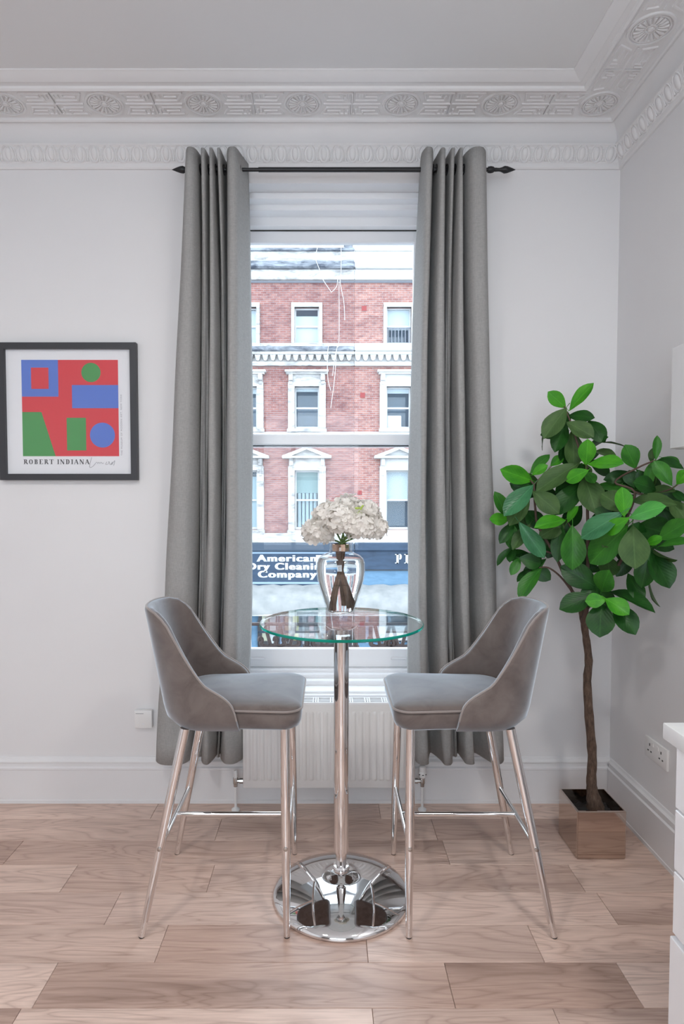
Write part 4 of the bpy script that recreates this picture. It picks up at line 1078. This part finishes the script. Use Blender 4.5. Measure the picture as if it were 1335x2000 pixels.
def building(label, x0, x1, cols, bmat, smat, ledge, blinds):
    bld = thing('terraced_building', label, 'building', (0, 0, 0))
    holes = [(c-.43, c+.43, a, b) for c in cols for a, b in ((6.89, 8.16), (3.93, 5.40), (.36, 2.45))]
    bm = B(); holed_wall(bm, x0, x1, -.1, 9.1, FY, FY+.3, holes); finish(bm, 'brick_wall', bmat, bld, smooth=False)
    course(bld, 'parapet', smat, x0, x1, 9.60, 10.10, -.0+.02)
    course(bld, 'coping', ledge, x0, x1, 10.08, 10.19, .10)
    course(bld, 'cornice_ledge', ledge, x0, x1, 9.40, 9.66, .36, .05)
    course(bld, 'cornice_bed', smat, x0, x1, 9.06, 9.41, .20)
    course(bld, 'cornice_shadow', M['shadow_and_bar'], x0, x1, 9.00, 9.06, .05, 0)  # dark strip painted in as the shadow line under the cornice
    course(bld, 'sill_band', smat, x0, x1, 6.72, 6.90, .12)
    course(bld, 'ledge', ledge, x0, x1, 6.58, 6.74, .34, .04)
    course(bld, 'fascia_band', smat, x0, x1, 6.47, 6.585, .27)
    course(bld, 'frieze', smat, x0, x1, 6.26, 6.48, .05, 0)
    course(bld, 'architrave', smat, x0, x1, 6.11, 6.27, .12)
    course(bld, 'string_course', smat, x0, x1, 3.62, 3.80, .13)
    course(bld, 'shop_cornice', smat, x0, x1, -.10, .24, .22)
    k0 = None; x = x0+.12
    while x < x1-.1:
        if -4.2 < x < 4.6:
            if k0 is None:
                bm = B(); prism(bm, [(-.10, .20), (.10, .20), (.075, .06), (.03, .0), (-.03, 0), (-.075, .06)], 'y', -.19, 0); k0 = finish(bm, 'modillion', smat, bld, smooth=False); o = k0
            else: o = k0.copy(); COL.objects.link(o)
            o.location = (x, FY-.04, 6.27)
        x += .265
    for i, c in enumerate(cols):
        for kind in (3, 2, 1): fwin(bld, c, kind, smat, blinds.get((i, kind)))
    return bld
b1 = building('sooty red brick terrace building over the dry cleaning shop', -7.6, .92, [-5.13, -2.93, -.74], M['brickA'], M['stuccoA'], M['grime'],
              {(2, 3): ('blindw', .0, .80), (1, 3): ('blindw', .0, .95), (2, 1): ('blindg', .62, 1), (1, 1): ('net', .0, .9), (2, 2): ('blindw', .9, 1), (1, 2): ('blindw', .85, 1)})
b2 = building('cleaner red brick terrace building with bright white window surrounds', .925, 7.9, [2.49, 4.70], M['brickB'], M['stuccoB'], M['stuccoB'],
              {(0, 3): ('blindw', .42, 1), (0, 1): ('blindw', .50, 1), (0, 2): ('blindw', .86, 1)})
# pale curtain hanging in the first floor window, box in the second floor window, guard bars on the top floor
bm = B()
for k in range(5): tube(bm, [(-1.02+k*.14, FY+.27, .45), (-1.02+k*.14, FY+.27, 1.75)], .06, 8)
finish(bm, 'window_drape', M['net'], b1)
boxo('white_carton', M['sashpaint'], (2.10, 2.62, FY+.22, FY+.5, 3.96, 4.42), b2, .03)
for k in range(7):
    bm = B(); tube(bm, [(2.12+k*.12, FY+.06, 6.90), (2.12+k*.12, FY+.06, 7.46)], .018, 6); finish(bm, 'guard_bar', M['shadow_and_bar'], b2)
bm = B(); tube(bm, [(2.06, FY+.06, 7.46), (2.92, FY+.06, 7.46)], .022, 6); finish(bm, 'guard_rail', M['shadow_and_bar'], b2)
for x, z in ((1.27, 8.12), (1.22, 5.10)): boxo('air_brick', M['ventred'], (x-.085, x+.085, FY-.015, FY+.02, z-.085, z+.085), b2)
boxo('air_brick', M['ventred'], (1.05, 1.20, FY-.015, FY+.02, 1.60, 1.74), b2)
bm = B(); box(bm, .60, .84, FY+.1, FY+.3, 10.1, 10.42); box(bm, .56, .88, FY+.08, FY+.32, 10.24, 10.28); box(bm, .56, .88, FY+.08, FY+.32, 10.36, 10.40); prism(bm, [(.5, 10.15), (.90, 10.15), (.84, 10.3), (.6, 10.3)], 'y', FY+.05, FY+.35)
finish(bm, 'chimney_stub', M['grime'], b1, smooth=False)
# cables on the sooty facade
for P in ([(-.35, 10.1), (-.42, 9.7), (-.30, 9.35), (-.18, 9.0), (.12, 8.55)], [(.45, 10.1), (.45, 9.2), (.42, 8.9), (.55, 8.2), (.58, 7.6)], [(.38, 8.9), (.38, 6.9), (.30, 6.6), (.24, 5.7), (.10, 4.6)],
          [(.12, 8.55), (.30, 8.75), (.34, 9.05)], [(.02, 6.74), (-.02, 6.3), (0, 5.6), (.10, 5.2)], [(.33, 6.74), (.22, 6.2), (.16, 5.7)]):
    bm = B(); tube(bm, catmull([(x, FY-.40, z) for x, z in P], 5), .009, 5); finish(bm, 'cable', M['sashpaint'], b1)

# ---- dry cleaning shop
M['navy'] = stucco('navy_fascia', (.026, .050, .090), (.015, .03, .057), .35, .6); M['navy2'] = simple('navy_moulding', (.025, .043, .07), .5)
M['paleblue'] = simple('pale_blue_trim', (.21, .29, .39), .5); M['skyblue'] = stucco('faded_blue_board', (.105, .20, .30), (.07, .14, .22), .3, .6)
M['signwhite'] = simple('sign_white', (.56, .57, .58), .5); M['dusk'] = simple('shop_interior', (.16, .15, .16), .8)
sh = thing('shop_front', 'navy dry cleaning shop front with big white lettering', 'shop', (0, 0, 0))
boxo('fascia_moulding', M['navy2'], (-7.6, .92, FY-.34, FY+.1, -.40, -.10), sh, .03)
boxo('fascia_board', M['navy'], (-7.6, .92, FY-.22, FY+.1, -1.62, -.40), sh)
for z in (-.43, -1.50): boxo('trim_strip', M['paleblue'], (-7.6, .92, FY-.25, FY-.2, z-.05, z+.02), sh)
for txt, xc, z, xs in (('American', -1.44, -.755, 1.38), ('Dry Cleaning', -1.44, -1.045, 1.34), ('Company', -1.44, -1.325, 1.38)):
    m0 = text_mesh(txt, .335, .0065, xs, 'CENTER', 1.18); bm = B()
    for dx in (-.020, 0, .020):      # heavy strokes
        n0 = len(bm.verts); bm.from_mesh(m0); bm.verts.ensure_lookup_table()
        for v in bm.verts[n0:]: v.co.x += dx; v.co.z += dx*.02
    me = bpy.data.meshes.new('lettering'); bm.to_mesh(me); bm.free(); bpy.data.meshes.remove(m0); me.materials.append(M['signwhite'])
    o = bpy.data.objects.new('lettering', me); COL.objects.link(o); o.parent = sh; o.rotation_euler = (PI/2, 0, 0); o.location = (xc, FY-.232, z)
    md = o.modifiers.new('depth', 'SOLIDIFY'); md.thickness = .02
boxo('notice_board', M['signwhite'], (-.42, .15, FY-.25, FY-.2, -.92, -.53), sh)
boxo('back_wall', M['dusk'], (-7.6, .92, FY+1.2, FY+1.3, -4.4, -1.6), sh)
for x in (-2.62, .55):
    bm = B(); lathe(bm, [(.16, 0), (.16, .15), (.13, .2), (.12, 1.5), (.15, 1.6), (.17, 1.8), (.17, 2.8), (0, 2.8)], 16, (x, FY-.15, -4.4)); finish(bm, 'column', M['skyblue'], sh)
bm = B(); box(bm, -2.5, .4, FY-.02, FY+.1, -3.35, -3.28); box(bm, -7.6, -2.7, FY-.02, FY+.1, -4.4, -3.6)
for x in (-1.75, -.95, -.2): box(bm, x-.035, x+.035, FY-.03, FY+.08, -4.4, -1.6)
finish(bm, 'window_frame', M['navy2'], sh, smooth=False)
boxo('stall_riser', M['navy2'], (-2.5, .4, FY-.05, FY+.1, -4.4, -3.95), sh)
for x0, x1 in ((-2.46, -1.79), (-1.71, -.99), (-.91, -.24), (-.16, .40)):
    boxo('pane', M['pane'], (x0, x1, FY+.02, FY+.03, -3.95, -1.7), sh)
rs = random.Random(9)
GARB = [('cream', (.7, .68, .5)), ('white', (.8, .82, .84)), ('slate blue', (.25, .33, .45)), ('tan', (.55, .42, .3)), ('yellow', (.75, .68, .2)), ('grey', (.4, .4, .42)), ('pink', (.7, .42, .42)), ('teal', (.15, .4, .4)), ('brown', (.25, .14, .09)), ('black', (.04, .04, .05))]
for k, (cn, c) in enumerate(GARB):
    x = -2.3+k*.28
    o = boxo('garment_bag', simple(cn.replace(' ', '_')+'_garment', c, .7), (x-.11, x+.11, FY+.5, FY+.62, -3.9+rs.uniform(0, .3), -2.7+rs.uniform(-.2, .2)), None, .03)
    tag(o, cn+' garment hanging in the dry cleaning shop window', 'garment', 'garments in the dry cleaner')
aw = thing('awning', 'long white canvas awning over the shop windows', 'awning', (0, 0, 0))
M['canvas'] = mottled('white_canvas', (.19, .195, .195), (.27, .27, .265), 2.5, .8, .3, 7)
bm = B(); prof = [(FY-.22, -1.58), (FY-.5, -1.62), (FY-1.0, -1.80), (FY-1.3, -2.02), (FY-1.32, -2.45), (FY-1.28, -2.45), (FY-1.26, -2.06), (FY-.95, -1.88), (FY-.22, -1.66)]
N = 60; R = []
for i in range(N+1):
    x = lerp(-7.6, 7.9, i/N); R.append([bm.verts.new((x, y_+.03*math.sin(i*1.3+k), z+.03*math.sin(i*2.1+k*.7))) for k, (y_, z) in enumerate(prof)])
for a, b in zip(R[:-1], R[1:]):
    for k in range(len(prof)): j = (k+1) % len(prof); bm.faces.new((a[k], a[j], b[j], b[k]))
finish(bm, 'canvas', M['canvas'], aw, ang=60)
bm = B(); tube(bm, [(-7.6, FY-1.3, -2.46), (7.9, FY-1.3, -2.46)], .03, 8); finish(bm, 'front_bar', M['sashpaint'], aw)
# ---- neighbouring shop
s3 = thing('shop_front', 'blue shop front with white serif lettering under the cleaner building', 'shop', (0, 0, 0))
boxo('fascia_moulding', M['navy'], (.93, 7.9, FY-.30, FY+.1, -.38, -.10), s3, .03)
boxo('fascia_board', M['navy'], (.93, 7.9, FY-.20, FY+.1, -1.05, -.38), s3)
boxo('trim_strip', M['dark'], (.93, 7.9, FY-.22, FY+.1, -1.08, -1.05), s3)
boxo('lower_board', M['skyblue'], (.93, 7.9, FY-.16, FY+.1, -1.64, -1.08), s3)
bm = B(); serif_text(bm, 'PR', 2.37, -.825, .33, FY-.22, FY-.195, gap=.12, thick=.24, thin=.09); finish(bm, 'lettering', M['signwhite'], s3, smooth=False)
boxo('back_wall', M['dusk'], (.93, 7.9, FY+1.2, FY+1.3, -4.4, -1.6), s3)
bm = B()
for x in (1.4, 2.2, 3.6, 4.4, 5.6): box(bm, x-.05, x+.05, FY-.03, FY+.08, -4.4, -1.6)
box(bm, .93, 7.9, FY-.04, FY+.1, -3.1, -3.0); finish(bm, 'window_frame', M['paleblue'], s3, smooth=False)
boxo('stall_riser', M['skyblue'], (.93, 7.9, FY-.05, FY+.1, -4.4, -3.7), s3)
boxo('poster', M['signwhite'], (1.6, 2.9, FY-.06, FY-.04, -3.6, -3.1), s3)
bm = B(); lathe(bm, [(.16, 0), (.16, .15), (.13, .2), (.12, 1.5), (.15, 1.6), (.17, 1.8), (.17, 2.8), (0, 2.8)], 16, (2.95, FY-.15, -4.4)); finish(bm, 'column', M['skyblue'], s3)
for x0, x1 in ((1.45, 2.15), (2.25, 3.55), (3.65, 4.35)): boxo('pane', M['pane'], (x0, x1, FY+.02, FY+.03, -3.7, -1.65), s3)
# ---- street
st1 = boxo('street', mottled('asphalt', (.14, .14, .15), (.18, .18, .19), 3, .9), (-40, 40, 3.9, 18.6, -4.7, -4.55)); struct(st1, 'grey asphalt street below')
pv = boxo('pavement', mottled('paving', (.36, .35, .34), (.46, .45, .44), 2, .85), (-40, 40, 18.6, 23.5, -4.7, -4.4)); struct(pv, 'pale stone pavement along the shops')
